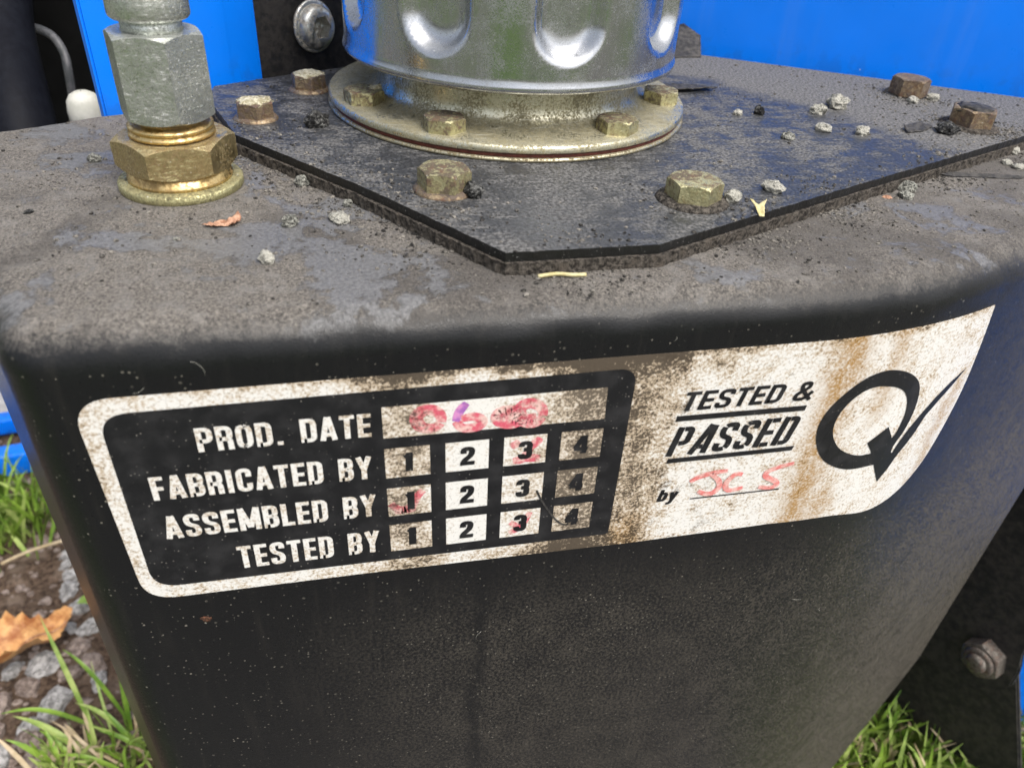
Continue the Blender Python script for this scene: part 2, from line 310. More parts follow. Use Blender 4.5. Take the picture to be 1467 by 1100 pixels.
M['crumb_dark'] = mat_simple("dark_crumb", (0.008, 0.008, 0.008), (0.20, 0.20, 0.19), 0.6, 0.9, 1.0, 0.001, 0.3, 0, 0.46, 0.68)
M['flake'] = mat_simple("paint_flake", (0.010, 0.010, 0.011), (0.06, 0.056, 0.052), 1.5, 0.7, 0.6)
M['dryleaf'] = mat_simple("dry_leaf", (0.20, 0.085, 0.045), (0.50, 0.30, 0.20), 1.6, 0.8, 0.5)
M['leaf'] = mat_simple("orange_leaf", (0.30, 0.095, 0.025), (0.72, 0.42, 0.17), 7, 0.55, 0.3)
M['straw'] = mat_simple("straw", (0.42, 0.36, 0.16), (0.58, 0.52, 0.30), 2, 0.7)
M['stone'] = mat_simple("gravel_stone", (0.14, 0.135, 0.13), (0.46, 0.45, 0.44), 2.2, 0.85, 0.7, 0.001, 0.3, 0, 0.36, 0.62)
M['stone2'] = mat_simple("brown_gravel", (0.12, 0.09, 0.075), (0.33, 0.27, 0.235), 2.4, 0.9, 0.7, 0.001, 0.3)
M['grass'] = mat_simple("grass_blade", (0.09, 0.19, 0.020), (0.24, 0.37, 0.05), 12, 0.45, 0.15)
M['grass2'] = mat_simple("pale_grass_blade", (0.18, 0.29, 0.05), (0.40, 0.48, 0.15), 10, 0.5, 0.15)
M['drygrass'] = mat_simple("dry_grass", (0.40, 0.31, 0.18), (0.56, 0.46, 0.32), 8, 0.7, 0.15)
M['path'] = mat_simple("pale_paving", (0.32, 0.31, 0.30), (0.44, 0.43, 0.42), 8, 0.9, 0.3)
M['ground'] = mat_ground()
for k in ('grass', 'grass2', 'leaf'):
    b = M[k].node_tree.nodes['Principled BSDF']; b.inputs['Subsurface Weight'].default_value = 0.0

# ---------------------------------------------------------------- object helpers
LOC = {}
def setp(o, label=None, cat=None, group=None, kind=None):
    if label: o['label'] = label
    if cat: o['category'] = cat
    if group: o['group'] = group
    if kind: o['kind'] = kind
    return o
def thing(name, label, cat, base, group=None):
    o = bpy.data.objects.new(name, None); COL.objects.link(o); o.location = U(base); o.empty_display_size = 0.01
    LOC[o.name] = U(base); return setp(o, label, cat, group)
def mk(name, verts, faces, mat, parent=None, smooth=False, base=None, uvs=None, mesh=None):
    """verts in scene u.  The object's origin sits at its parent's origin, or at base for a top-level one."""
    o0 = LOC[parent.name] if parent else (U(base) if base else Vector((0, 0, 0)))
    me = bpy.data.meshes.new(name)
    me.from_pydata([U(v)-o0 for v in verts], [], faces)
    if uvs:
        l = me.uv_layers.new(name="UVMap")
        for lp in me.loops: l.data[lp.index].uv = uvs[lp.vertex_index]
    if smooth: me.polygons.foreach_set('use_smooth', [True]*len(me.polygons))
    me.materials.append(mat); me.update()
    o = bpy.data.objects.new(name, me); COL.objects.link(o)
    if parent: o.parent = parent; LOC[o.name] = o0
    else: o.location = o0; LOC[o.name] = o0
    return o
def from_bm(name, bm, mat, parent=None, smooth=False, base=None, angle=None):
    bmesh.ops.recalc_face_normals(bm, faces=bm.faces)
    bm.verts.index_update()
    v = [tuple(x.co) for x in bm.verts]; f = [[y.index for y in x.verts] for x in bm.faces]
    o = mk(name, v, f, mat, parent, smooth, base); bm.free()
    if angle is not None: sharp(o, angle)
    return o
def sharp(o, deg):
    me = o.data; me.polygons.foreach_set('use_smooth', [True]*len(me.polygons))
    bm = bmesh.new(); bm.from_mesh(me); a = math.radians(deg)
    for e in bm.edges: e.smooth = not (len(e.link_faces) == 2 and e.calc_face_angle(0) > a)
    bm.to_mesh(me); bm.free()
def lathe(profile, c=(0,0,0), seg=48, closed=False):
    """profile list of (r,z) -> verts, faces around z through c"""
    V = []; F = []
    for r, z in profile:
        for i in range(seg):
            t = 2*math.pi*i/seg; V.append((c[0]+r*math.cos(t), c[1]+r*math.sin(t), c[2]+z))
    n = len(profile)
    for k in range(n-1 if not closed else n):
        a, b = k*seg, ((k+1) % n)*seg
        for i in range(seg):
            j = (i+1) % seg; F.append((a+i, a+j, b+j, b+i))
    return V, F
def prism(poly, z0, z1, bev=0.0, c=(0,0,0)):
    """upright prism of an xy polygon with optional chamfer on the upper edge"""
    bm = bmesh.new(); n = len(poly)
    lo = [bm.verts.new((c[0]+x, c[1]+y, c[2]+z0)) for x, y in poly]; hi = [bm.verts.new((c[0]+x, c[1]+y, c[2]+z1)) for x, y in poly]
    bm.faces.new(lo[::-1]); top = bm.faces.new(hi)
    for i in range(n): bm.faces.new((lo[i], lo[(i+1)%n], hi[(i+1)%n], hi[i]))
    if bev: bmesh.ops.bevel(bm, geom=list(top.edges), offset=bev, segments=2, affect='EDGES', profile=0.6)
    return bm
def hexhead(rc, h, cham, az=0.0, seg=36, both=False, hole=None):
    """hex body with the conical chamfer of a real bolt head: sampled hexagon, corners cut by a cone"""
    def hr(t):
        t = (t-az) % (math.pi/3) - math.pi/6
        return rc*math.cos(math.pi/6)/math.cos(t)
    V = []; F = []
    inn = rc*0.87
    angs = [az+2*math.pi*i/seg for i in range(seg)]
    rings = []
    zz = lambda r: (r-inn)*cham
    for kind in ('bot', 'low', 'up', 'top'):
        ring = []
        for t in angs:
            r = hr(t-math.pi/2)
            if kind == 'up': p = (r, h-max(0, zz(r)))
            elif kind == 'low': p = (r, max(0, zz(r)) if both else 0)
            elif kind == 'top': p = (min(inn, r*0.985), h)
            else: p = (min(inn, r*0.985), 0)
            ring.append(len(V)); V.append((p[0]*math.cos(t), p[0]*math.sin(t), p[1]))
        rings.append(ring)
    for a, b in zip(rings, rings[1:]):
        for i in range(seg): j = (i+1)%seg; F.append((a[i], a[j], b[j], b[i]))
    F.append(tuple(rings[3])); F.append(tuple(rings[0][::-1]))
    return V, F
def shift(VF, c): return [(v[0]+c[0], v[1]+c[1], v[2]+c[2]) for v in VF[0]], VF[1]
def tube(path, r, seg=12, cap=True):
    V = []; F = []; n = len(path); P = [Vector(p) for p in path]
    up = Vector((0.31, 0.2, 0.93)).normalized()
    for k, p in enumerate(P):
        d = (P[min(k+1, n-1)]-P[max(k-1, 0)]).normalized(); a = d.cross(up).normalized(); b = d.cross(a)
        rr = r[k] if isinstance(r, (list, tuple)) else r
        for i in range(seg):
            t = 2*math.pi*i/seg; V.append(tuple(p+a*rr*math.cos(t)+b*rr*math.sin(t)))
    for k in range(n-1):
        for i in range(seg): j = (i+1)%seg; F.append((k*seg+i, k*seg+j, (k+1)*seg+j, (k+1)*seg+i))
    if cap: F.append(tuple(range(seg))[::-1]); F.append(tuple((n-1)*seg+i for i in range(seg)))
    return V, F
def spline(pts, n=8):
    out = []; P = [Vector(p) for p in pts]
    for i in range(len(P)-1):
        a, b, c, d = P[max(i-1, 0)], P[i], P[i+1], P[min(i+2, len(P)-1)]
        for k in range(n):
            t = k/n; out.append(0.5*((2*b)+(c-a)*t+(2*a-5*b+4*c-d)*t*t+(3*b-a-3*c+d)*t**3))
    out.append(P[-1]); return out
_ico = {}
def ico(sub):
    if sub not in _ico:
        bm = bmesh.new(); bmesh.ops.create_icosphere(bm, subdivisions=sub, radius=1.0); bm.verts.index_update()
        _ico[sub] = ([v.co.copy() for v in bm.verts], [[v.index for v in f.verts] for f in bm.faces]); bm.free()
    return _ico[sub]
def lump(c, rx, ry, rz, rough, sub=2, seed=0.0, freq=1.6, flat=0.55, rot=0.0, facet=False):
    V0, F = ico(sub); out = []; so_ = Vector((seed*7.3, seed*3.1, seed*5.7)); cr, sr = math.cos(rot), math.sin(rot)
    for v in V0:
        d = noise.noise(v*freq+so_)*rough + noise.noise(v*freq*2.7+so_)*rough*0.5
        if sub > 2: d += noise.noise(v*freq*7+so_)*rough*0.3
        k = 1+d; x, y, z = v.x*rx*k, v.y*ry*k, v.z*rz*k
        if facet: x, y, z = round(x/(rx*0.42))*rx*0.42*0.5+x*0.5, round(y/(ry*0.42))*ry*0.42*0.5+y*0.5, z
        z = max(z, -rz*flat)
        out.append((c[0]+x*cr-y*sr, c[1]+x*sr+y*cr, c[2]+z+rz*flat))
    return out, F
# traced outlines on the label (s along the bent front, z) and on the bracket plane, in u
Q_OUT=[(96.41,-40.34),(93.14,-40.06),(89.65,-39.45),(85.89,-37.72),(82.68,-35.27),(80.57,-32.35),(79.35,-29.49),(78.95,-26.84),(79.33,-24.58),(80.3,-22.47),(81.89,-20.49),(83.91,-18.62),(86.19,-17.36),(88.84,-16.87),(91.52,-17.16),(94.71,-18.29),(97.33,-19.81),(99.45,-21.8),(100.85,-24.3),(101.72,-27.6),(101.88,-30.79),(101.57,-33.67),(100.66,-35.95),(100.24,-37.72)]
Q_IN=[(94.35,-36.83),(91.65,-36.53),(88.41,-35.22),(85.45,-33.14),(83.5,-30.71),(82.51,-28.54),(82.31,-26.36),(82.75,-24.33),(83.82,-22.45),(85.29,-21.08),(86.64,-20.4),(88.18,-20.14),(89.92,-20.25),(92.88,-21.02),(94.61,-21.79),(95.94,-22.62),(97.33,-23.99),(98.63,-26.06),(99.38,-28.46),(99.57,-30.31),(99.51,-31.88),(99.42,-32.99),(99.06,-33.81),(98.66,-34.52)]
Q_ARROW=[(96.28,-30.93),(92.27,-33.69),(94.15,-36.07),(95.69,-38.42),(98.24,-42.66),(100.35,-46.02),(101.93,-43.2),(103.11,-39.67),(100.49,-38.52),(100.29,-36.78),(98.67,-34.25)]
Q_TAIL=[(101.01,-38.94),(101.55,-36.68),(102.71,-33.81),(104.7,-30.55),(107.27,-27.33),(110.26,-24.68),(113.82,-22.66),(111.5,-25.61),(108.7,-28.7),(106.59,-31.4),(105.57,-35.01),(104.48,-37.58),(103.14,-39.73),(102.53,-41.18)]
HAND=[[(56.84,-36.67),(58.23,-35.77),(60.74,-35.13),(63.63,-34.97)],[(60.53,-35.36),(62.23,-36.93),(62.83,-38.71),(61.86,-40.0),(60.52,-40.08),(58.85,-39.21)],[(66.8,-36.3),(65.51,-36.06),(64.32,-37.23),(64.06,-38.72),(65.11,-39.9),(67.64,-39.58)],[(76.68,-35.07),(74.1,-35.42),(71.85,-36.27),(71.68,-37.43),(73.96,-38.96),(74.47,-40.01),(73.02,-40.41),(70.91,-39.89)]]
DATE=[[(12.87,-18.39),(12.5,-18.89),(11.94,-19.2),(11.28,-19.3),(10.61,-19.15),(10.0,-18.79),(9.55,-18.26),(9.31,-17.63),(9.31,-16.99),(9.55,-16.42),(9.99,-16.0),(10.58,-15.76),(11.24,-15.75),(11.9,-15.97),(12.46,-16.39),(12.85,-16.95),(13.01,-17.59),(12.94,-18.23)],[(16.78,-15.08),(15.76,-16.42),(15.14,-18.35),(16.27,-19.76),(18.51,-19.7),(19.17,-18.71),(17.95,-17.77),(15.99,-17.98)],[(25.33,-19.23),(24.96,-19.59),(24.39,-19.81),(23.7,-19.86),(22.98,-19.72),(22.33,-19.43),(21.83,-19.02),(21.54,-18.55),(21.51,-18.07),(21.73,-17.65),(22.18,-17.34),(22.79,-17.19),(23.49,-17.2),(24.19,-17.39),(24.8,-17.72),(25.24,-18.16),(25.44,-18.64),(25.39,-19.11)],[(28.57,-19.05),(28.24,-19.61),(27.7,-19.97),(27.03,-20.08),(26.33,-19.92),(25.68,-19.53),(25.17,-18.95),(24.87,-18.26),(24.82,-17.55),(25.01,-16.92),(25.42,-16.44),(26.0,-16.18),(26.68,-16.16),(27.37,-16.39),(27.97,-16.84),(28.42,-17.46),(28.65,-18.17),(28.63,-18.87)],[(21.2,-18.41),(22.9,-17.51),(25.02,-19.15),(27.68,-18.82)]]
T13=[[(24.32,-23.43),(25.08,-24.68)],[(24.47,-27.48),(26.09,-27.18),(27.14,-25.28)],[(27.0,-25.09),(28.75,-23.24)],[(25.54,-26.94),(28.91,-27.38)]]
T21=[[(5.02,-33.97),(6.38,-35.44),(8.07,-35.16),(9.14,-32.99),(10.18,-31.73)],[(5.6,-35.68),(8.97,-35.49)]]
T33=[[(24.87,-41.37),(26.74,-42.62),(28.21,-39.47)],[(24.83,-44.01),(26.61,-42.92)]]
SCR=[[(28.94,-34.5),(30.15,-37.29),(32.85,-41.89),(34.46,-43.43),(35.34,-43.42)]]
RUST=[(82.5,-14.2),(81.2,-25.8),(80.3,-40.5),(80.2,-49.6),(90.8,-21.6),(92.5,-34.8),(109.0,-26.6),(107.1,-41.4)]
BR_P=[224.4,38.3,-184.3]
BR_UP=[(-23.8,-211.1),(-11.7,-204.9),(-4.4,-203.7),(3.7,-201.8),(8.5,-196.8),(11.2,-189.5),(10.8,-181.8),(7.6,-173.3),(7.3,-165.5),(7.9,-158.9),(-29.0,-81.4),(-50.0,-95.4)]
BR_LO=[(-32.6,-256.0),(-23.3,-257.9),(-7.6,-253.0),(17.6,-242.6),(33.6,-237.5),(7.4,-184.7),(-1.8,-175.0),(-29.9,-208.9)]
pt_leaf=[[-141.6,177.6,-246.0],[-158.8,161.3,-246.0],[-149.6,151.3,-252.0],[-139.3,154.9,-252.0],[-155.0,169.2,-240.0]]
# ================================================================ setting: ground
def lines(spans):
    out = []
    for a, b, st in spans:
        n = max(1, int(round((b-a)/st))); out += [a+(b-a)*i/n for i in range(n)]
    return out+[spans[-1][1]]
gx = lines([(-30000,-3000,3000),(-3000,-500,250),(-500,-260,30),(-260,-50,2.6),(-50,150,20),(150,300,5),(300,500,40),(500,3000,250),(3000,30000,3000)])
gy = lines([(-30000,-3000,3000),(-3000,-300,300),(-300,0,30),(0,80,5),(80,300,2.6),(300,460,6),(460,800,40),(800,3000,250),(3000,30000,3000)])
def gh(x, y):
    k = max(0.0, 1-max(0, abs(x)-320)/150) * max(0.0, 1-max(0, abs(y)-420)/150)
    return (noise.noise(Vector((x/24, y/24, 0)))*3.0+noise.noise(Vector((x/8, y/8, 3)))*1.5+noise.noise(Vector((x/3.5, y/3.5, 7)))*0.7)*k
gv = [(x, y, ZG+gh(x, y)-1.5) for y in gy for x in gx]; nx = len(gx)
gf = [(j*nx+i, j*nx+i+1, (j+1)*nx+i+1, (j+1)*nx+i) for j in range(len(gy)-1) for i in range(nx-1)]
setp(mk('ground', gv, gf, M['ground'], None, True, (0, 0, ZG)), kind='structure')
pv = [(-700,352,ZG+2.2),(-205,352,ZG+2.2),(-180,700,ZG+2.2),(-700,700,ZG+2.2)]
bm = bmesh.new(); lo = [bm.verts.new((x, y, ZG-4)) for x, y, z in pv]; hi = [bm.verts.new(p) for p in pv]
bm.faces.new(lo[::-1]); bm.faces.new(hi)
for i in range(4): bm.faces.new((lo[i], lo[(i+1)%4], hi[(i+1)%4], hi[i]))
setp(from_bm('path', bm, M['path'], None, False, (-450, 520, ZG)), kind='structure')

# ================================================================ oil tank
RF = 6.0; RC = 6.9
corners = [(-41.3, 0, RC), None, (200, 42.6, 9), (203, 83, 8), (72.8, 160.5, 8), (-79, 75, 8)]
RHO, S0, TM = 115.0, 72.0, 0.384
def loop_pts():
    """footprint loop, counter-clockwise seen from above, as (x, y, nx, ny)"""
    P = [Vector((-41.3, 0)), Vector((72, 0)), Vector((S0+RHO*math.sin(TM), RHO*(1-math.cos(TM)))), Vector((200, 42.6)), Vector((203, 83)), Vector((72.8, 160.5)), Vector((-79, 75))]
    out = []
    def corner(i, r):
        a, b, c = P[i-1], P[i], P[(i+1) % len(P)]
        d0 = (b-a).normalized(); d1 = (c-b).normalized(); ang = math.acos(max(-1, min(1, d0.dot(d1)))); tl = r*math.tan(ang/2)
        n0 = Vector((d0.y, -d0.x)); n1 = Vector((d1.y, -d1.x)); cen = b-d0*tl-n0*r
        res = []
        for k in range(13):
            t = k/12; nn = (n0*math.sin((1-t)*ang)+n1*math.sin(t*ang))/math.sin(ang) if ang > 1e-4 else n0
            p = cen+nn*r; res.append((p.x, p.y, nn.x, nn.y))
        return res
    def straight(p, q, st=2.2):
        L = math.hypot(q[0]-p[0], q[1]-p[1]); n = max(1, int(L/st))
        return [(p[0]+(q[0]-p[0])*k/n, p[1]+(q[1]-p[1])*k/n, p[2]+(q[2]-p[2])*k/n, p[3]+(q[3]-p[3])*k/n) for k in range(1, n)]
    c0 = corner(0, RC); bend = [(S0+RHO*math.sin(TM*k/24), RHO*(1-math.cos(TM*k/24)), math.sin(TM*k/24), -math.cos(TM*k/24)) for k in range(25)]
    segs = [c0, bend, corner(3, 9), corner(4, 8), corner(5, 8), corner(6, 8)]
    for i, s in enumerate(segs):
        out += s; q = segs[(i+1) % len(segs)]; out += straight(s[-1], q[0])
    return out
LP = loop_pts(); NL = len(LP)
tank = thing('oil_tank', 'black painted steel oil tank with rounded corners and dusty flat top', 'oil tank', (60, 70, ZG))
V = []; F = []; rings = []
prof = [(RF+0.7, 0.0), (RF+0.3, 0.0)]+[(RF*(1-math.sin(t)), -RF*(1-math.cos(t))) for t in [math.pi/2*k/14 for k in range(15)]]
prof += [(0, -RF-d) for d in (1, 3, 6, 10, 20, 40, 70, 100, 130, 160, 190, 230)]+[(0, ZG)]
for ins, z in prof:
    ring = []
    for x, y, a, b in LP:
        k = 1.0 if z > -7.5 else 0.0
        w = k*(noise.noise(Vector((x/9, y/9, z/7)))*0.38+noise.noise(Vector((x/3.2, y/3.2, z/3)))*0.16) if -0.001 > z or ins < RF else 0
        ring.append(len(V)); V.append((x-a*(ins-w), y-b*(ins-w), z+w*0.8*(ins/RF) if ins < RF+0.1 else z))
    rings.append(ring)
for r0, r1 in zip(rings, rings[1:]):
    for i in range(NL): j = (i+1) % NL; F.append((r0[i], r1[i], r1[j], r0[j]))
prev = rings[0]
for k in (0.75, 0.4):          # the flat top in rings towards the middle
    ring = [len(V)+i for i in range(NL)]; V += [(62+(V[i][0]-62)*k, 72+(V[i][1]-72)*k, 0.0) for i in rings[0]]
    for i in range(NL): j = (i+1) % NL; F.append((prev[j], ring[j], ring[i], prev[i]))
    prev = ring
V.append((62, 72, 0.0))
for i in range(NL): F.append((prev[(i+1) % NL], len(V)-1, prev[i]))
F.append(tuple(rings[-1][::-1]))
bm = bmesh.new(); bv = [bm.verts.new(v) for v in V]
for f in F: bm.faces.new([bv[i] for i in f])
# lower right corner of the tank is cut away at a slant
for co, no in (((197, 0, -180), Vector((0.901, 0, -0.433))),):
    g = bmesh.ops.bisect_plane(bm, geom=bm.verts[:]+bm.edges[:]+bm.faces[:], plane_co=co, plane_no=no, clear_outer=True)
    ed = [e for e in g['geom_cut'] if isinstance(e, bmesh.types.BMEdge)]
    bmesh.ops.contextual_create(bm, geom=ed)
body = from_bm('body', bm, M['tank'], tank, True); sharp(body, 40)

ZP = 3.6
plate_poly = [(23.9, 10.6), (48.2, 11.1), (90.5, 29.7), (156.5, 58.0), (183, 69.5), (188, 80), (184, 88), (80, 149), (66, 149), (-8, 108), (-24, 98), (-24.5, 89), (-17.3, 64.8), (5.0, 37.1)]
def ragged(poly, amp, st=1.3, seed=0, out=0.0):
    cx = sum(p[0] for p in poly)/len(poly); cy = sum(p[1] for p in poly)/len(poly); res = []
    for i, p in enumerate(poly):
        q = poly[(i+1) % len(poly)]; d = Vector((q[0]-p[0], q[1]-p[1])); L = d.length; d.normalize(); nn = Vector((d.y, -d.x)); k = max(1, int(L/st))
        for j in range(k):
            x, y = p[0]+d.x*L*j/k, p[1]+d.y*L*j/k
            w = (noise.noise(Vector((x/2.1, y/2.1, seed)))+noise.noise(Vector((x/0.9, y/0.9, seed+4)))*0.6)*amp+out
            res.append((x+nn.x*w, y+nn.y*w))
    return res
g1 = ragged(plate_poly, 0.42, 0.7, 1, 0.5)
from_bm('gasket', prism(g1, -0.05, 2.0, 0.3), M['gasket'], tank, False)
from_bm('cover_plate', prism(ragged(plate_poly, 0.16, 0.7, 5), 1.95, ZP, 0.16), M['plate'], tank, False)

def bolt_part(name, c, rc, h, az, mat, parent, wash=None, wmat=None, cap=None, seed=0):
    V_, F_ = hexhead(rc, h, 0.62, az)
    rr = random.Random(seed)
    V_ = [(x*(1+0.02*noise.noise(Vector((x, y, z+seed)))), y*(1+0.02*noise.noise(Vector((x, y+9, z+seed)))), z+0.14*noise.noise(Vector((x/1.3, y/1.3, seed)))*(z > h*0.6)) for x, y, z in V_]
    o = mk(name, *shift((V_, F_), c), mat, parent); sharp(o, 24)
    if wash:
        LOC[o.name] = LOC[parent.name]
        wv, wf = lathe([(0.5, 0), (wash, 0), (wash+0.1, 0.25), (wash-0.5, 0.8), (rc*0.85, 0.95), (0.5, 0.95)], (c[0], c[1], c[2]-0.75), 40)
        wv = [(x+0.12*noise.noise(Vector((x, y, seed))), y+0.12*noise.noise(Vector((x, y, seed+5))), z) for x, y, z in wv]
        mk('washer', wv, wf, wmat or mat, o, True)
    if cap:
        cv, cf = lump((c[0], c[1], c[2]+h-0.75), rc*0.86, rc*0.80, 0.95, 0.35, 3, seed+2.5, 2.2, 0.5)
        mk('lichen', cv, cf, M[cap], o, True)
    return o
bolt_part('bolt', (18.4, 35.2, ZP+0.55), 4.6, 3.2, math.radians(14), M['bolt'], tank, 5.2, M['rustbolt'], None, 1)
bolt_part('bolt', (60.6, 27.6, ZP+0.55), 4.9, 3.2, math.radians(6), M['bolt'], tank, 6.3, M['gasket'], None, 2)
bolt_part('bolt', (147.5, 65.5, ZP+0.5), 5.2, 3.8, math.radians(20), M['rustbolt'], tank, 6.6, M['gasket'], 'flake', 3)
bolt_part('bolt', (148.9, 91.0, ZP+0.3), 4.8, 4.2, math.radians(0), M['rustbolt'], tank, None, None, None, 4)
bolt_part('bolt', (-3.4, 95.6, ZP+0.5), 3.9, 2.9, math.radians(12), M['rustbolt'], tank, 4.6, M['rustbolt'], 'lichen', 5)
bolt_part('bolt', (-14.0, 75.0, ZP+0.5), 3.9, 2.9, math.radians(8), M['rustbolt'], tank, 4.4, M['rustbolt'], 'lichen', 6)
# small rust blister on the front, knocked-off paint chip
def blister(c, w, mat, name, parent):
    V_, F_ = lump((0, 0, 0), w, w*0.75, 0.35, 0.8, 3, 4.0, 2.0, 0.1)
    mk(name, [(c[0]+x, c[1]-z*0.6, c[2]+y) for x, y, z in V_], [f[::-1] for f in F_], mat, parent, True)
blister((-26.3, 0.12, -56.0), 1.1, M['rustspot'], 'rust_spot', tank)

# ================================================================ breather filter on the cover plate
FX, FY = 40.23, 85.98
flt = thing('breather_filter', 'shiny dented tin breather filter can bolted on the black cover plate', 'filter', (FX, FY, ZP))
c0 = (FX, FY, 0)
mk('base_ring', *lathe([(20, ZP-0.05), (39.3, ZP-0.05), (39.7, ZP+0.3), (39.4, ZP+0.75), (20, ZP+0.75)], c0, 128), M['zinc'], flt, True)
mk('gasket', *lathe([(20, ZP+0.7), (38.9, ZP+0.7), (39.05, ZP+1.1), (38.9, ZP+1.5), (20, ZP+1.5)], c0, 128), M['red'], flt, True)
ft = ZP+3.1
prf = [(20, ZP+1.45), (39.0, ZP+1.45), (39.5, ZP+1.75), (39.5, ft-0.45), (39.1, ft), (32.4, ft+0.02), (30.6, ft+0.35), (29.3, ft+1.2), (28.7, ft+2.4), (28.5, 10.5), (28.5, 15.5)]
o = mk('flange', *lathe(prf, c0, 144), M['neck'], flt, True); sharp(o, 50)
fl = o
# can with nine flutes pressed into the shell
RCAN = 35.5; seg = 288; V = []; F = []; zs = []
dents = [math.radians(4.5+40*k) for k in range(9)]
pz = [(28.3, 14.9), (31, 14.75), (33.6, 14.55), (35.0, 14.6), (35.7, 14.95), (35.95, 15.5), (35.8, 16.1), (35.5, 16.8)]+[(RCAN, 16.8+0.75*i) for i in range(1, 70)]
ztop = pz[-1][1]; pz += [(35.2, ztop+0.8), (34.2, ztop+1.6), (32, ztop+2.0), (16, ztop+2.4), (0.6, ztop+2.5)]
for r, z in pz:
    for i in range(seg):
        a = 2*math.pi*i/seg; rr = r
        if r > 35.3 and z > 17:
            for d0 in dents:
                da = (a-d0+math.pi) % (2*math.pi)-math.pi
                x = da*RCAN; zc = max(0.0, 27.0-z)-max(0.0, 0)+max(0.0, z-56.0); q = math.hypot(x, zc)/6.5
                if q < 1.25:
                    k = 1-0.45*q*q if q < 0.82 else max(0.0, 0.697*((1.12-q)/0.30)) if q < 1.12 else 0.0
                    rr -= 3.3*k*k*(3-2*k)
            rr += 0.05*noise.noise(Vector((a*6, z/9, 1)))
        V.append((FX+rr*math.sin(a), FY-rr*math.cos(a), z))
for k in range(len(pz)-1):
    for i in range(seg): j = (i+1)%seg; F.append((k*seg+i, k*seg+j, (k+1)*seg+j, (k+1)*seg+i))
F.append(tuple((len(pz)-1)*seg+i for i in range(seg)))
mk('can', V, F, M['can'], flt, True)
for k, (adeg, hz) in enumerate([(-72, 20), (-33, 8), (27, 15), (72, 40), (128, 0), (-128, 10)]):
    a = math.radians(adeg); c = (FX+34.2*math.sin(a), FY-34.2*math.cos(a), ft-0.1)
    bolt_part('bolt', c, 4.2, 2.6, math.radians(hz), M['bolt'], flt, None, None, None, 20+k)
lv, lf = lump((FX+34.2*math.sin(math.radians(-72))+2.4, FY-34.2*math.cos(math.radians(-72))+0.5, ft-0.3), 1.9, 1.5, 2.7, 0.35, 3, 3.2, 2.0, 0.3)
mk('lichen', lv, lf, M['lichen'], flt, True)

# ================================================================ hydraulic fitting
BX, BY = -25.6, 49.8
fit = thing('hydraulic_fitting', 'silver hex hydraulic coupling with a brass nut standing on the dusty tank top', 'pipe fitting', (BX, BY, 0))
cb = (BX, BY, 0)
mk('washer', *lathe([(3, -0.05), (10.1, -0.05), (10.25, 0.15), (10.25, 1.2), (10.0, 1.45), (8.9, 1.6), (3, 1.6)], cb, 72), M['washer'], fit, True)
mk('collar', *lathe([(3, 1.55), (8.6, 1.55), (8.6, 2.2), (8.35, 2.35), (8.35, 4.3), (3, 4.3)], cb, 64), M['gold'], fit, True)
o = mk('hex_nut', *shift(hexhead(9.9, 5.2, 0.55, math.radians(41), 72, True), (BX, BY, 3.6)), M['brass'], fit); sharp(o, 25)
rp = [(3, 9.1), (6.9, 9.1), (6.9, 9.6), (6.5, 9.7), (6.5, 10.1), (6.8, 10.2), (6.8, 10.7), (6.2, 10.9), (5.2, 10.95), (4.9, 11.0), (4.9, 12.6), (3, 12.6)]
mk('threaded_neck', *lathe(rp, cb, 48), M['gold'], fit, True)
o = mk('hex_coupling', *shift(hexhead(7.65, 13.2, 0.62, math.radians(20), 72, True), (BX, BY, 11.9)), M['silver'], fit); sharp(o, 25)
mk('neck', *lathe([(2, 24.9), (4.7, 24.9), (4.5, 25.6), (4.7, 27.2), (2, 27.2)], cb, 48), M['silver'], fit, True)
kv = []; kf = []; ks = 96
kp = [(2, 26.9), (5.6, 26.9), (5.95, 27.2), (6.05, 27.6), (6.05, 31.4), (5.8, 31.9), (5.2, 32.1), (0.4, 32.1)]
for r, z in kp:
    for i in range(ks):
        a = 2*math.pi*i/ks; rr = r-(0.07 if (i % 3 == 0 and 5.9 < r) else 0); kv.append((BX+rr*math.cos(a), BY+rr*math.sin(a), z))
for k in range(len(kp)-1):
    for i in range(ks): j = (i+1)%ks; kf.append((k*ks+i, k*ks+j, (k+1)*ks+j, (k+1)*ks+i))
kf.append(tuple((len(kp)-1)*ks+i for i in range(ks)))
# stamped rows of dashes on one flat of the coupling
fa = math.radians(20+30-90); fn = Vector((math.cos(fa), math.sin(fa), 0)); ftan = Vector((-fn.y, fn.x, 0)); fr0 = 7.65*math.cos(math.pi/6)
sv = []; sf = []
for r_ in range(6):
    for k_ in range(5):
        if (r_*5+k_*3) % 7 == 0: continue
        c_ = Vector((BX, BY, 0))+fn*(fr0-0.04)+ftan*(-2.2+k_*0.85)+Vector((0, 0, 14.2+r_*1.75)); b_ = len(sv)
        for dz in (-0.1, 0.1):
            for dt in (-0.27, 0.27):
                for dn in (0, 0.12): q_ = c_+ftan*dt+fn*dn; sv.append((q_.x, q_.y, q_.z+dz))
        sf += [tuple(b_+i_ for i_ in f_) for f_ in ((0,1,3,2), (4,6,7,5), (0,4,5,1), (2,3,7,6), (1,5,7,3), (0,2,6,4))]
mk('stamping', sv, sf, M['silver'], fit)
o = mk('knurled_cap', kv, kf, M['silver'], fit); sharp(o, 35)

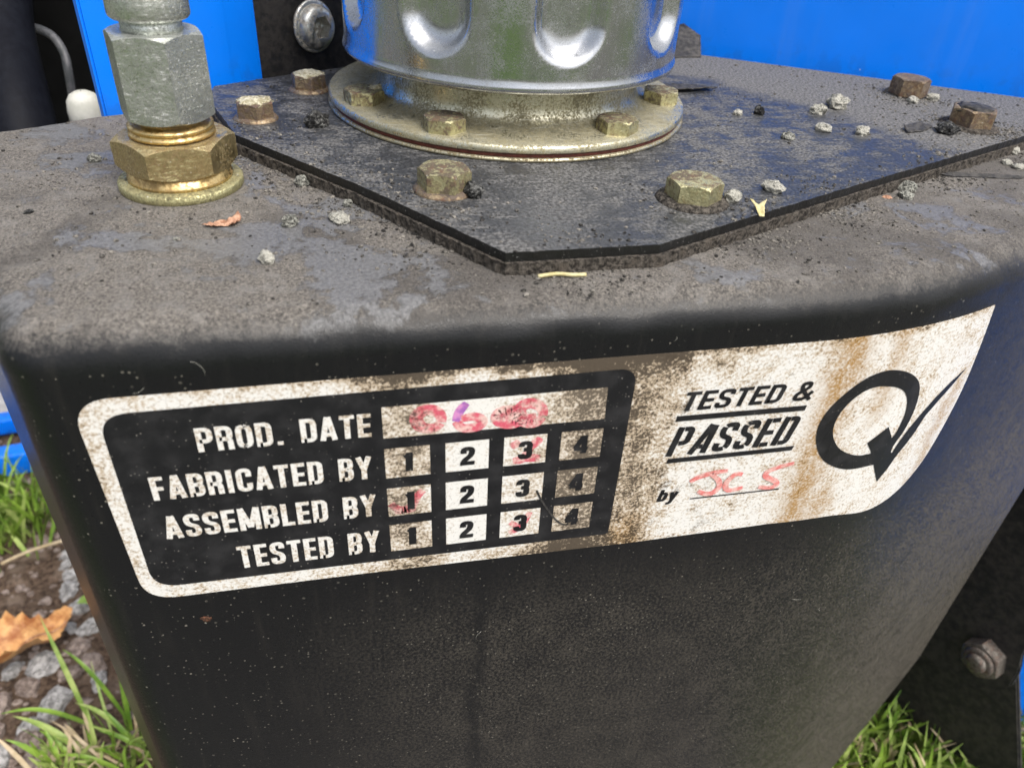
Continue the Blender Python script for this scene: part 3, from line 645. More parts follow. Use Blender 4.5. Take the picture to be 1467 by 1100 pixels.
# ================================================================ blue machine body behind
mach = thing('machine_frame', 'bright blue painted steel machine body standing behind the tank', 'machine', (60, 160, ZG))
def wall(line, z0, z1, th, name, mat, parent, bev=0.5):
    """upright folded sheet along an xy polyline, thickness added to the left of its direction"""
    P = [Vector(p) for p in line]; L = []
    for i, p in enumerate(P):
        d = (P[min(i+1, len(P)-1)]-P[max(i-1, 0)]).normalized(); L.append(p+Vector((-d.y, d.x))*th)
    bm = prism([(p.x, p.y) for p in P]+[(p.x, p.y) for p in L[::-1]], z0, z1)
    if bev: bmesh.ops.bevel(bm, geom=bm.edges[:], offset=bev, segments=2, affect='EDGES')
    o = from_bm(name, bm, mat, parent, True); sharp(o, 40); return o
wall([(-46.3, 91.9), (-23.5, 105.0), (-20.5, 106.9), (-14.2, 112.2)], ZG-2, 42, 3.0, 'post', M['blue'], mach)
wall([(84, 157.5), (340, 5.8)], ZG-2, 46, 3.5, 'side_panel', M['blue'], mach)
wall([(-190, 232), (-30, 232)], -95, 30, 3.0, 'shade_panel', M['void'], mach, 0)  # added dark sheets that stand in for the deep shade behind the post
wall([(-20, 116), (-19, 229)], -95, 30, 2.5, 'shade_panel', M['void'], mach, 0)
gp = wall([(-16.6, 112.6), (24, 136.0)], -40, 34, 3.0, 'gusset_plate', M['black'], mach)
# slightly raised band along the gusset
# button head socket screw in the gusset
def oriented(VF, c, axis, up=(0, 0, 1)):
    z = Vector(axis).normalized(); x = Vector(up).cross(z).normalized(); y = z.cross(x); c = Vector(c)
    return [tuple(c+x*v[0]+y*v[1]+z*v[2]) for v in VF[0]], VF[1]
nrm = (0.62, -0.78, 0.06); sc_c = (-1.6, 120.8, 11.8)
scv = lathe([(0.5, 0), (5.3, 0), (5.35, 0.5), (5.0, 0.75), (4.35, 0.8)], (0, 0, 0), 64)
o = mk('screw', *oriented(([tuple(q*1.13 for q in v) for v in scv[0]], scv[1]), sc_c, nrm), M['screw'], mach, True)
dome = [(4.5, 0.7), (4.5, 1.3), (4.25, 2.1), (3.8, 2.7), (3.2, 3.0), (2.85, 3.1)]
dv, df = lathe(dome, (0, 0, 0), 60)
b0 = len(dv)-60
hx = []
for zz in (3.1, 0.2):
    for i in range(60):
        t = 2*math.pi*i/60; u_ = (t % (math.pi/3))-math.pi/6; r = 2.1/math.cos(u_)
        hx.append((r*math.cos(t), r*math.sin(t), zz))
q0 = len(dv); dv = dv+hx
for i in range(60):
    j = (i+1) % 60; df.append((b0+i, b0+j, q0+j, q0+i)); df.append((q0+i, q0+j, q0+60+j, q0+60+i))
df.append(tuple(q0+60+i for i in range(60)))
od = mk('screw_head', *oriented(([tuple(q*1.13 for q in v) for v in dv], df), sc_c, nrm), M['screw'], o, True); sharp(od, 35)
# blue rails of the frame low on the left
def rail(p, q, h, w, name, z0):
    d = (Vector(q)-Vector(p)).normalized(); nn = Vector((-d.y, d.x)); P, Q = Vector(p), Vector(q)
    bm = prism([(P.x, P.y), (Q.x, Q.y), (Q.x+nn.x*w, Q.y+nn.y*w), (P.x+nn.x*w, P.y+nn.y*w)], z0, z0+h)
    bmesh.ops.bevel(bm, geom=bm.edges[:], offset=2.2, segments=4, affect='EDGES', profile=0.5)
    o = from_bm(name, bm, M['blue'], mach, True); sharp(o, 45)
rail((-420, 262), (60, 336), 16, 12, 'rail', ZG-2)
rail((-420, 300), (60, 372), 12, 10, 'rail', ZG+2)

# ================================================================ mounting bracket at the right
BP = Vector(BR_P); bn = Vector((-0.9535, -0.3015, 0)); bd_ = Vector((0.3015, -0.9535, 0))
brk = thing('mounting_bracket', 'black steel mounting bracket with a weathered nut beside the right side of the tank', 'bracket', (224, 38, ZG))
def slab(poly, off, th, name):
    bm = bmesh.new(); A = [bm.verts.new(BP+bd_*a-bn*off+Vector((0, 0, z-BP.z))) for a, z in poly]; B = [bm.verts.new(BP+bd_*a-bn*(off+th)+Vector((0, 0, z-BP.z))) for a, z in poly]
    n = len(poly); bm.faces.new(A); bm.faces.new(B[::-1])
    for i in range(n): bm.faces.new((A[i], B[i], B[(i+1)%n], A[(i+1)%n]))
    bmesh.ops.bevel(bm, geom=bm.edges[:], offset=0.6, segments=2, affect='EDGES')
    o = from_bm(name, bm, M['bracket'], brk, True); sharp(o, 35); return o
slab(BR_UP, 0, 2.2, 'upper_plate')
slab(BR_LO, 7, 2.2, 'lower_plate')
slab([(-34, -262), (-28, -262), (-20, -215), (-20, -150), (-34, -150)], 3.5, 4, 'leg')
ax = (bn.x, bn.y, 0.0)
nc = BP+bn*-0.5
o = mk('nut', *oriented(hexhead(7.4, 6.4, 0.55, 0.3, 48, True), nc, ax), M['nut'], brk); sharp(o, 25)
mk('stud', *oriented(lathe([(0.3, 0), (3.7, 0), (3.7, 8.3), (3.1, 9.2), (2.6, 9.5), (0.3, 9.5)], (0, 0, 0), 32), nc, ax), M['nut'], brk, True)
mk('washer', *oriented(lathe([(4.6, 6.3), (5.6, 6.3), (5.7, 7.0), (4.9, 7.6), (3.6, 7.6)], (0, 0, 0), 40), nc, ax), M['nut'], brk, True)

# ================================================================ things left of the blue post
hp = spline([(-91.6, 201.2, 24.2), (-90.9, 187.7, 11.5), (-89.3, 173.2, -0.5), (-85.7, 158.7, -10.2), (-82.5, 147.3, -19.2), (-81.1, 141.5, -29.9), (-83, 140, -60), (-90, 150, -120), (-95, 170, -200), (-98, 185, ZG-1)], 8)
hp = [Vector((-93, 228, 60)), Vector((-92.5, 215, 40))]+hp
setp(mk('rubber_hose', *tube(hp, 9.0, 24), M['rubber'], None, True, (-98, 185, ZG)), 'thick black rubber hose curving up behind the tank beside the blue post', 'hose')
cp = spline([(-100, 230, -6), (-95, 205, -6), (-91.8, 191.9, -5.3), (-86.1, 191.3, -4.1), (-80.4, 188.5, -5.9), (-77.6, 185.7, -10.4), (-77.3, 183.6, -16.5), (-78.7, 186, -30), (-79, 200, -48), (-78, 231, -60)], 8)
setp(mk('cable', *tube(cp, 1.3, 10), M['cable'], None, True, (-86, 190, -60)), 'thin grey cable looping down in the dark gap behind the tank', 'cable')
knob = thing('plastic_cap', 'white rounded plastic cap in the dark gap beside the blue post', 'cap', (-66, 152, -30))
mk('cap', *lathe([(0.3, 6.2), (1.8, 6.0), (3.3, 5.2), (4.3, 3.6), (4.7, 1.2), (4.7, -8), (2, -8)], (-65.5, 149, -17.5), 40), M['cap'], knob, True)
mk('stem', *tube([(-65.5, 149, -20), (-65.5, 149, -60), (-62, 190, -62), (-62, 233, -62)], 2.0, 12), M['black'], knob, True)

# ================================================================ label: laid out in s (along the bent front) and z
def surf(s, z, off):
    if s <= S0: return (s, -off, z)
    th = min((s-S0)/RHO, TM); x, y = S0+RHO*math.sin(th), RHO*(1-math.cos(th)); ex = max(0.0, s-S0-RHO*TM)
    return (x+ex*math.cos(TM)+off*math.sin(th), y+ex*math.sin(TM)-off*math.cos(th), z)
def flat(name, polys, off, th, mat, parent, base=None, cut=True):
    """polys: list of 2D outlines (s,z); each a thin film of thickness th whose face stands off above the tank"""
    bm = bmesh.new()
    for k, poly in enumerate(polys):
        try: bm.faces.new([bm.verts.new((p[0], p[1], off+0.0035*(k % 5))) for p in poly])
        except ValueError: pass
    if cut:
        mx = max(p[0] for poly in polys for p in poly)
        s = S0
        while s < mx:
            bmesh.ops.bisect_plane(bm, geom=bm.verts[:]+bm.edges[:]+bm.faces[:], plane_co=(s, 0, 0), plane_no=(1, 0, 0)); s += 2.0
    bmesh.ops.triangulate(bm, faces=bm.faces[:])
    for f in bm.faces:
        if f.normal.z < 0: f.normal_flip()
    if th:
        r = bmesh.ops.extrude_face_region(bm, geom=bm.faces[:], use_keep_orig=True)
        # the extruded copy becomes the outer face, the original the back
        for v in [g for g in r['geom'] if isinstance(g, bmesh.types.BMVert)]: v.co.z += 0.0
        new = set(g for g in r['geom'] if isinstance(g, bmesh.types.BMVert))
        for v in bm.verts:
            if v not in new: v.co.z -= th
    bm.verts.index_update()
    vs = [surf(v.co.x, v.co.y, v.co.z) for v in bm.verts]; uv = [(v.co.x/100, v.co.y/100) for v in bm.verts]
    fs = [[v.index for v in f.verts] for f in bm.faces]; bm.free()
    return mk(name, vs, fs, mat, parent, False, base, uv)
def rnd(poly, rad, n=8):
    out = []; L = len(poly)
    for i in range(L):
        a, b, c = Vector(poly[i-1]), Vector(poly[i]), Vector(poly[(i+1) % L]); r = rad[i] if isinstance(rad, (list, tuple)) else rad
        if r <= 0: out.append(tuple(b)); continue
        p, q = b+(a-b).normalized()*r, b+(c-b).normalized()*r
        for k in range(n+1):
            t = k/n; out.append(tuple(p*(1-t)**2+b*2*t*(1-t)+q*t*t))
    return out
def softline(pts, rad, closed=False):
    P = [Vector(p) for p in pts]
    if closed: return [Vector(p) for p in rnd([tuple(p) for p in P], rad, 6)]
    out = [P[0]]
    for i in range(1, len(P)-1):
        a, b, c = P[i-1], P[i], P[i+1]; r = rad[i] if isinstance(rad, (list, tuple)) else rad
        r = min(r, (a-b).length*0.5, (c-b).length*0.5)
        if r < 1e-4: out.append(b); continue
        p, q = b+(a-b).normalized()*r, b+(c-b).normalized()*r
        for k in range(7):
            t = k/6; out.append(p*(1-t)**2+b*2*t*(1-t)+q*t*t)
    out.append(P[-1]); return out
def pen(pts, tv, th, closed=False, taper=None):
    """quads of a stroke drawn with an elliptical pen: tv across upright strokes, th across level ones"""
    P = [Vector(p) for p in pts]; n = len(P); Lf = []; Rt = []
    for i in range(n):
        a = P[i-1] if (closed or i > 0) else P[i]; c = P[(i+1) % n] if (closed or i < n-1) else P[i]
        d0 = (P[i]-a).normalized() if (P[i]-a).length > 1e-6 else (c-P[i]).normalized(); d1 = (c-P[i]).normalized() if (c-P[i]).length > 1e-6 else d0
        n0 = Vector((-d0.y, d0.x)); n1 = Vector((-d1.y, d1.x)); nn = (n0+n1); nn = nn.normalized() if nn.length > 1e-3 else n0
        k = 1/max(0.5, nn.dot(n0)); w = Vector((nn.x*tv*0.5, nn.y*th*0.5))*k
        if taper: w *= taper(i/(n-1))
        Lf.append(P[i]+w); Rt.append(P[i]-w)
    q = []
    for i in range(n if closed else n-1):
        j = (i+1) % n; q.append([tuple(Lf[i]), tuple(Rt[i]), tuple(Rt[j]), tuple(Lf[j])])
    return q
def glyph(ch, w, tv, th, stencil=False):
    """strokes (points, closed, rounding) of a capital one unit high and w wide"""
    L, R, B, T = tv/2, w-tv/2, th/2, 1-th/2; r = w*0.42; g = tv*0.62 if stencil else 0
    st = ([(L, 0), (L, 1)], False, 0)
    x0 = L+g
    if ch == 'P': return [st, ([(x0, T), (R, T), (R, 0.44), (x0, 0.44)], False, r)]
    if ch == 'R': return [st, ([(L, T), (R, T), (R, 0.47), (L, 0.47)], False, r), ([(w*0.35, 0.47), (R-0.01, 0.44), (R, 0.0)], False, r*0.5)]
    if ch == 'O': return [([(L, B), (L, T), (R, T), (R, B)], True, r)]
    if ch == 'D':
        if stencil: return [st, ([(x0, T), (R, T), (R, B), (x0, B)], False, r)]
        return [st, ([(L, T), (R, T), (R, B), (L, B)], False, r)]
    if ch == 'A':
        if stencil: return [([(tv*0.4, 0), (w*0.62, 1.0)], False, 0), ([(w*0.80, 0.97), (w*0.80, 0.0)], False, 0), ([(w*0.3, 0.25), (w*0.62, 0.25)], False, 0)]
        return [([(tv*0.46, 0), (w*0.5-tv*0.08, 1)], False, 0), ([(w-tv*0.46, 0), (w*0.5+tv*0.08, 1)], False, 0), ([(w*0.25, 0.25), (w*0.75, 0.25)], False, 0)]
    if ch == 'T': return [([(0, T), (w, T)], False, 0), ([(w/2, 0), (w/2, 1-th*0.5)], False, 0)]
    if ch == 'E': return [st, ([(x0 if stencil else L, T), (w, T)], False, 0), ([(L, 0.5), (w*0.94, 0.5)], False, 0), ([(x0 if stencil else L, B), (w, B)], False, 0)]
    if ch == 'F': return [st, ([(L, T), (w, T)], False, 0), ([(L, 0.49), (w*0.92, 0.49)], False, 0)]
    if ch == 'B': return [st, ([(L, T), (R-0.01, T), (R-0.01, 0.51), (L, 0.51)], False, r*0.8), ([(L, 0.51), (R, 0.51), (R, B), (L, B)], False, r*0.8)]
    if ch == 'I': return [([(w/2, 0), (w/2, 1)], False, 0)]
    if ch == 'C': return [([(R, 0.64), (R, T), (L, T), (L, B), (R, B), (R, 0.36)], False, r)]
    if ch == 'S':
        p = softline([(R, 0.70), (R, T), (L, T), (L, 0.56), (R, 0.44), (R, B), (L, B), (L, 0.30)], r)
        if not stencil: return [(p, False, None)]
        n = len(p); a, b = int(n*0.27), int(n*0.74)
        return [(p[:a+1], False, None), (p[a+1:b+1], False, None), (p[b+1:], False, None)]
    if ch == 'M': return [st, ([(R, 0), (R, 1)], False, 0), ([(L, 1), (w/2, 0.12)], False, 0), ([(R, 1), (w/2, 0.12)], False, 0)]
    if ch == 'L': return [st, ([(L, B), (w, B)], False, 0)]
    if ch == 'Y': return [([(tv*0.45, 1), (w/2, 0.42)], False, 0), ([(w-tv*0.45, 1), (w/2, 0.42)], False, 0), ([(w/2, 0), (w/2, 0.46)], False, 0)]
    if ch == '.': return [([(w/2, 0), (w/2, tv*0.8)], False, 0)]
    if ch == '1': return [([(w*0.62, 0), (w*0.62, 1)], False, 0), ([(w*0.14, 0.76), (w*0.62, 0.86)], False, 0)]
    if ch == '2': return [([(L, 0.64), (L, T), (R, T), (R, 0.56), (L+0.02, 0.24), (L+0.02, th*0.5)], False, r*0.9), ([(0, B), (w, B)], False, 0)]
    if ch == '3': return [([(L, 0.70), (L, T), (R, T), (R, 0.54), (w*0.38, 0.53)], False, r*0.8), ([(w*0.38, 0.53), (R, 0.52), (R, B), (L, B), (L, 0.31)], False, r*0.8)]
    if ch == '4': return [([(w*0.70, 0), (w*0.70, 1)], False, 0), ([(w*0.62, 0.97), (w*0.08, 0.30)], False, 0), ([(0, 0.27), (w, 0.27)], False, 0)]
    if ch == '&': return [([(w, 0.0), (w*0.24, 0.66), (w*0.22, T), (w*0.66, T), (w*0.66, 0.68), (L*0.7, 0.36), (L*0.7, B), (w*0.62, B), (w*0.96, 0.46)], False, w*0.22)]
    if ch == 'b': return [([(L, 0), (L, 1)], False, 0), ([(L, B), (R, B), (R, 0.66), (L, 0.66)], False, r)]
    if ch == 'y': return [([(tv*0.5, 0.72), (w*0.52, 0.02)], False, 0), ([(w-tv*0.5, 0.72), (w*0.42, -0.22), (0.02, -0.24)], False, 0.12)]
    return []
WID = {'I': 0.26, '.': 0.26, 'M': 0.74, ' ': 0.42, 'T': 0.5, '1': 0.42, '&': 0.7, 'E': 0.46, 'F': 0.44, 'L': 0.44, 'A': 0.58, 'Y': 0.56}
def text_polys(txt, s0, s1, zb, H, tv=0.23, th=0.19, gap=0.12, shear=0.0, stencil=False, wid=0.53, blank=0.36):
    ws = [(blank if c == ' ' else WID.get(c, wid)*(wid/0.53)) for c in txt]
    tot = sum(ws)+gap*(len(txt)-1); kx = (s1-s0)/tot            # width of the line fixes the condensation
    x = 0; out = []
    for c, w in zip(txt, ws):
        for pts, closed, r in glyph(c, w, tv*H/kx, th, stencil):
            p = pts if r is None else (softline(pts, r, closed) if r else [Vector(q) for q in pts])
            p = [(s0+(x+q[0])*kx+shear*q[1]*H, zb+q[1]*H) for q in p]
            if stencil or shear:
                out += pen(p, tv*H, th*H, closed)
            else: out += pen(p, tv*H, th*H, closed)
        x += w+gap
    return out
stk = thing('product_sticker', 'worn white and black production label stuck on the front of the tank', 'sticker', (40, 0, -55))
outer = [(113.2, -9.1), (91.9, -8.9), (60, -9.0), (38.9, -9.0), (0, -9.2), (-31.5, -9.5)]
tl = rnd([(-20, -9.4), (-35.3, -9.5), (-35.2, -25)], [0, 5.0, 0])[1:-1]
bl = rnd([(-34.6, -40), (-34.2, -49.5), (-20, -49.5)], [0, 5.0, 0])[1:-1]
right = [tuple(v) for v in spline([(75.7, -50.4, 0), (90, -52.0, 0), (101.7, -54.6, 0), (109.5, -52.9, 0), (114.6, -47.5, 0), (116.7, -40.0, 0), (117.2, -29.2, 0), (115.6, -19.0, 0), (113.2, -9.1, 0)], 6)][:-1]
outline = outer[:5]+tl+bl+[(0, -49.7), (47.6, -50.6)]+[(a, b) for a, b, c in right]
flat('vinyl', [outline], 0.10, 0.16, M['white'], stk)
panel = rnd([(-32.7, -12.0), (43.0, -11.2), (43.2, -47.4), (-32.5, -46.7)], [4.0, 3.2, 0.8, 4.0])
flat('black_panel', [panel], 0.15, 0, M['ink'], stk)
O1, O2, O3 = 0.19, 0.225, 0.26
def txt(t, s0, s1, zt, zb, off, mat, parent, **k): return flat('lettering', text_polys(t, s0, s1, zb, zt-zb, **k), off, 0, mat, parent)
txt('PROD. DATE', -21.3, 2.7, -15.5, -19.8, O1, M['knock'], stk, tv=0.185, th=0.16, gap=0.10)
txt('FABRICATED BY', -28.8, 2.4, -23.6, -28.1, O1, M['knock'], stk, tv=0.18, th=0.155, gap=0.10)
txt('ASSEMBLED BY', -28.6, 2.7, -31.5, -36.2, O1, M['knock'], stk, tv=0.18, th=0.155, gap=0.10)
txt('TESTED BY', -19.2, 2.9, -39.6, -44.6, O1, M['knock'], stk, tv=0.175, th=0.15, gap=0.10)
df_ = flat('date_field', [[(4.3, -14.6), (38.6, -14.4), (38.9, -20.6), (4.4, -20.4)]], O1, 0, M['knock'], stk)
def marks(lines_, w, off, mat, parent, name='marker_writing'):
    q = []
    for l in lines_:
        p = [Vector((a.x, a.y)) for a in spline([(x, z, 0) for x, z in l], 5)]
        q += pen(p, w, w, False, lambda t: 0.72+0.28*math.sin(math.pi*min(1, max(0, t))))
    return flat(name, q, off, 0, mat, parent)
marks([DATE[0]], 2.1, O2, M['magenta'], df_); marks([DATE[1][:3]], 1.5, O2, M['purple'], df_); marks([DATE[1][2:]], 1.8, O2+0.004, M['magenta'], df_)
marks(DATE[2:], 2.1, O2, M['magenta'], df_)
cols = [(4.4, 11.25), (13.65, 20.45), (22.85, 29.75), (32.1, 39.0)]; rows = [(-22.5, -28.45), (-30.65, -36.75), (-38.75, -44.95)]
for r, (zt, zb) in enumerate(rows):
    for c, (a, b) in enumerate(cols):
        dx = 0.12*r
        cell = flat('number_cell', [[(a+dx, zt), (b+dx, zt), (b+dx+0.1, zb), (a+dx+0.1, zb)]], O1, 0, M['knock'], stk)
        mid = (a+b)/2+dx; w = (0.75 if c == 0 else 1.15)
        if (r, c) == (0, 2): marks(T13, 1.7, O2, M['magenta'], cell, 'marker_tick')
        if (r, c) == (1, 0): marks(T21, 1.6, O2, M['magenta'], cell, 'marker_tick')
        if (r, c) == (2, 2): marks(T33, 1.3, O2, M['magenta'], cell, 'marker_tick')
        flat('numeral', text_polys('1234'[c], mid-w+0.1, mid+w+0.1, zb+1.15, zt-zb-2.2, tv=(0.30 if c == 0 else 0.26), th=0.21), O3, 0, M['ink'], cell)
txt('TESTED', 51.5, 69.3, -16.75, -20.55, O1, M['ink'], stk, tv=0.22, th=0.18, shear=0.22, gap=0.09)
txt('&', 71.7, 75.0, -16.7, -20.6, O1, M['ink'], stk, tv=0.20, th=0.17, shear=0.16)
txt('PASSED', 50.9, 73.6, -23.9, -30.1, O1, M['ink'], stk, tv=0.185, th=0.155, shear=0.22, gap=0.11, stencil=True)
flat('underline', [[(51.4, -21.45), (75.0, -21.75), (74.9, -22.85), (51.3, -22.6)]], O1, 0, M['ink'], stk)
flat('underline', [[(51.6, -30.65), (75.4, -30.75), (75.1, -31.75), (51.4, -31.7)]], O1, 0, M['ink'], stk)
flat('underline', [[(57.7, -40.75), (75.4, -40.95), (75.4, -41.25), (57.7, -41.05)]], O1, 0, M['ink'], stk)
txt('by', 51.2, 54.9, -37.9, -40.7, O1, M['ink'], stk, tv=0.25, th=0.2, shear=0.2, gap=0.08)
marks(HAND, 1.15, O2, M['pink'], stk)
qo = [Vector((97.8, -40.6))]+[Vector((a, b)) for a, b in Q_OUT]; qi = [Vector((97.0, -37.4))]+[Vector((a, b)) for a, b in Q_IN]
def dens(P): return [Vector((p.x, p.y)) for p in spline([(p.x, p.y, 0) for p in P], 4)]
qo, qi = dens(qo), dens(qi)
flat('logo_ring', [[tuple(qo[i]), tuple(qo[i+1]), tuple(qi[i+1]), tuple(qi[i])] for i in range(len(qo)-1)], O1, 0, M['ink'], stk)
flat('logo_arrow', [Q_ARROW], O1+0.02, 0, M['ink'], stk)
flat('logo_swoosh', [Q_TAIL], O1+0.03, 0, M['ink'], stk)
sp = [Vector((p.x, p.y)) for p in spline([(a, b, 0) for a, b in SCR[0]], 5)]
flat('scratch', pen(sp, 0.35, 0.35), O3+0.03, 0, M['flake'], stk)

# ================================================================ crumbs and litter on the tank
CR = 'grey crumbs lying on the tank'
def crumb(x, y, z, w, mat, label, seed, hk=0.66, group=None, asp=0.8):
    r = w*0.46; V_, F_ = lump((x, y, z-0.12), r, r*asp, r*hk, 0.34, 3, seed, 1.9, 0.6, seed*1.7)
    setp(mk('crumb', V_, F_, M[mat], None, False, (x, y, z)), label, 'crumb', group)
DK = 'pale grey crumb lying on the dusty tank top left of the cover plate'
crumb(-5.3, 48.3, 0, 3.5, 'crumb', 'grey crumb between the brass nut and the edge of the cover plate', 1)
crumb(-7.2, 30.8, 0, 3.1, 'crumb', 'black and white crumb on the bare grey paint patch', 2, 0.8)
crumb(0.7, 32.0, 0, 4.4, 'crumb_pale', 'flat pale crumb beside the black and white crumb on bare paint', 3, 0.45)
crumb(2.3, 37.8, 0.2, 1.9, 'crumb', 'tiny brown crumb against the left edge of the cover plate gasket', 4, 0.8)
crumb(-10.3, 18.2, 0, 3.0, 'crumb_pale', 'whitish egg shaped crumb near the front edge of the tank top', 5, 0.8, None, 0.7)
crumb(-23.9, 26.9, 0, 1.1, 'crumb', 'tiny crumb in front of the brown leaf scrap', 6)
crumb(-42.2, 62.0, 0, 2.8, 'crumb', 'grey crumb on the dusty top behind the brass nut', 7)
crumb(-47.3, 39.0, 0, 1.8, 'crumb_dark', 'small black crumb on the dusty top left of the brass nut', 8, 0.4)
RG = 'crumbs on the tank top right of the cover plate'
crumb(154.0, 57.0, 0, 3.4, 'crumb_pale', 'white crumb beside the right end of the cover plate', 9)
crumb(147.0, 50.2, 0, 3.0, 'crumb_pale', 'small pale crumb, one of two beside the dark peeled paint strip', 10, 0.5, RG)
crumb(147.8, 47.4, 0, 3.3, 'crumb_pale', 'small pale crumb, one of two beside the dark peeled paint strip', 11, 0.45, RG)
crumb(109.3, 33.9, 0, 3.6, 'crumb', 'grey crumb against the right edge of the gasket', 12, 0.5)
crumb(105.4, 34.2, 0, 2.2, 'dryleaf', 'small orange brown chip beside the gasket edge', 13, 0.25)
crumb(112.0, 37.5, 0, 4.2, 'crumb', 'fluffy grey crumb tucked against the gasket edge', 31, 0.6)
crumb(22.9, 32.0, ZP, 4.0, 'crumb_dark', 'dark grey crumb touching the front left cover bolt', 14, 0.85)
crumb(67.6, 26.5, ZP, 3.5, 'crumb_pale', 'roundish pale crumb right beside the front cover bolt', 15, 0.85)
crumb(77.7, 30.6, ZP, 4.2, 'crumb_pale', 'pale lumpy crumb between the cover bolt and the plate edge', 16, 0.6)
PG = 'pale crumbs on the cover plate'
PL = 'small pale crumb on the cover plate behind the lumpy crumb'
crumb(96.3, 58.6, ZP, 3.7, 'crumb', 'grey white crumb on the dark smooth part of the cover plate', 17, 0.5)
crumb(107.6, 63.4, ZP, 3.8, 'crumb_pale', PL, 18, 0.6, PG); crumb(115.6, 60.7, ZP, 3.9, 'crumb_pale', PL, 19, 0.65, PG)
crumb(113.7, 76.0, ZP, 4.2, 'crumb_pale', 'pale crumb beside the biggest crumb on the cover plate', 20, 0.7)
crumb(121.5, 80.5, ZP, 6.4, 'crumb_pale', 'biggest pale crumb on the cover plate', 21, 0.7)
crumb(153.4, 86.6, ZP, 3.5, 'crumb_pale', 'small pale crumb, one of two in front of the far rusty bolt', 22, 0.7, 'crumbs by the far bolt')
crumb(146.0, 84.6, ZP, 3.5, 'crumb_pale', 'small pale crumb, one of two in front of the far rusty bolt', 23, 0.6, 'crumbs by the far bolt')
crumb(92.5, 75.2, ZP, 2.3, 'crumb_pale', 'tiny white crumb on the dark plate right of the filter flange', 24, 0.8)
crumb(98.2, 75.8, ZP, 3.0, 'crumb_dark', 'black and white crumb on the dark plate right of the filter flange', 25, 0.9)
crumb(-2.2, 69.5, ZP, 5.2, 'crumb_dark', 'black clinker lump touching the filter flange', 26, 0.8)
crumb(2.9, 98.4, ZP, 2.8, 'lichen', 'pale yellowish crumb beside the lichen covered bolt', 27, 0.8)
crumb(138.2, 61.4, ZP, 6.6, 'crumb_dark', 'dirty grey lump beside the paint crusted bolt', 28, 0.45)

def sheet(name, outline2, c, rot, curl, th, mat, label, cat, seed=0, lift=0.0, nsub=3, group=None, rough=1.0):
    """thin curled scrap of real thickness"""
    bm = bmesh.new(); f = bm.faces.new([bm.verts.new((x, y, 0)) for x, y in outline2]); bmesh.ops.triangulate(bm, faces=[f])
    for _ in range(nsub): bmesh.ops.subdivide_edges(bm, edges=bm.edges[:], cuts=1, use_grid_fill=True)
    cr, sr = math.cos(rot), math.sin(rot)
    for v in bm.verts:
        x, y = v.co.x, v.co.y
        z = curl(x, y)+(noise.noise(Vector((x*0.9, y*0.9, seed)))*0.25+noise.noise(Vector((x*2.2, y*2.2, seed+3)))*0.12)*rough
        v.co = (c[0]+x*cr-y*sr, c[1]+x*sr+y*cr, c[2]+max(0.0, z)+lift)
    r = bmesh.ops.extrude_face_region(bm, geom=bm.faces[:], use_keep_orig=True)
    for v in [g for g in r['geom'] if isinstance(g, bmesh.types.BMVert)]: v.co.z += th
    return setp(from_bm(name, bm, mat, None, True, c), label, cat, group)
sheet('leaf_scrap', [(-3.0, -0.6), (-1.2, -1.3), (0.6, -1.0), (1.7, -1.5), (3.0, 0.2), (2.6, 2.2), (1.2, 1.0), (-0.4, 1.1), (-1.6, 0.6)], (-17.6, 31.8, -0.1), 0.1, lambda x, y: 0.10*x*x*0.6+0.25*abs(y)+0.1*max(0, x), 0.1, M['dryleaf'], 'curled reddish brown leaf scrap in front of the brass nut', 'leaf scrap', 2, 0.15, 3, None, 2.2)
sheet('husk', [(-0.5, -2.2), (0.4, -2.3), (0.9, 0.2), (1.6, 1.6), (0.2, 1.0), (-1.3, 1.7), (-0.7, 0.1)], (70.4, 22.0, ZP-0.05), -0.2, lambda x, y: 0.5+0.25*y+0.4*abs(x), 0.1, M['straw'], 'pale dry winged seed husk on the right edge of the cover plate', 'seed husk', 5)
sheet('paint_strip', [(-10.5, 0.5), (-6, -0.5), (0, -0.3), (5, -0.7), (10, -0.3), (10.4, 0.2), (4, 0.6), (-2, 0.5), (-7, 0.9)], (133.8, 43.0, -0.05), -0.13, lambda x, y: 0.35+0.45*y, 0.12, M['flake'], 'long dark strip of peeled paint on the tank top right of the plate', 'paint flake', 7)
sheet('paint_flake', [(-9, -2), (0, -3.4), (10, -2.5), (8, 1), (3, 3.4), (-6, 2.5)], (86, 96, ZP-0.05), 0.1, lambda x, y: 0.25+0.5*max(0, -y)*0.4, 0.3, M['flake'], 'large loose flake of dark paint behind the filter flange', 'paint flake', 9)
sheet('paint_flake', [(-7, -5), (4, -6), (7, 0), (4, 5), (-5, 5)], (102, 134, ZP-0.1), 0.2, lambda x, y: 2.8+0.6*y+0.2*x, 0.5, M['flake'], 'upturned slab of dark paint between the filter and the blue panel', 'paint flake', 12)
sheet('paint_flake', [(-5, -1.2), (0, -2), (5, -1), (4, 1.5), (-3, 1.3)], (131.5, 63.5, ZP-0.05), 0.35, lambda x, y: 0.5+0.2*y, 0.2, M['flake'], 'narrow dark paint flake left of the paint crusted bolt', 'paint flake', 14)
st_ = spline([(28.6, 8.9, 0.35), (31.5, 9.1, 0.5), (34, 8.7, 0.4), (36.0, 8.8, 0.3)], 4)
setp(mk('straw', *tube(st_, 0.32, 6), M['straw'], None, True, (32, 8.9, 0)), 'short yellow straw lying in front of the cover plate corner', 'straw')
tw = spline([(-34, 80, 0.2), (-31, 81, 0.4), (-28, 80.4, 0.3)], 4)

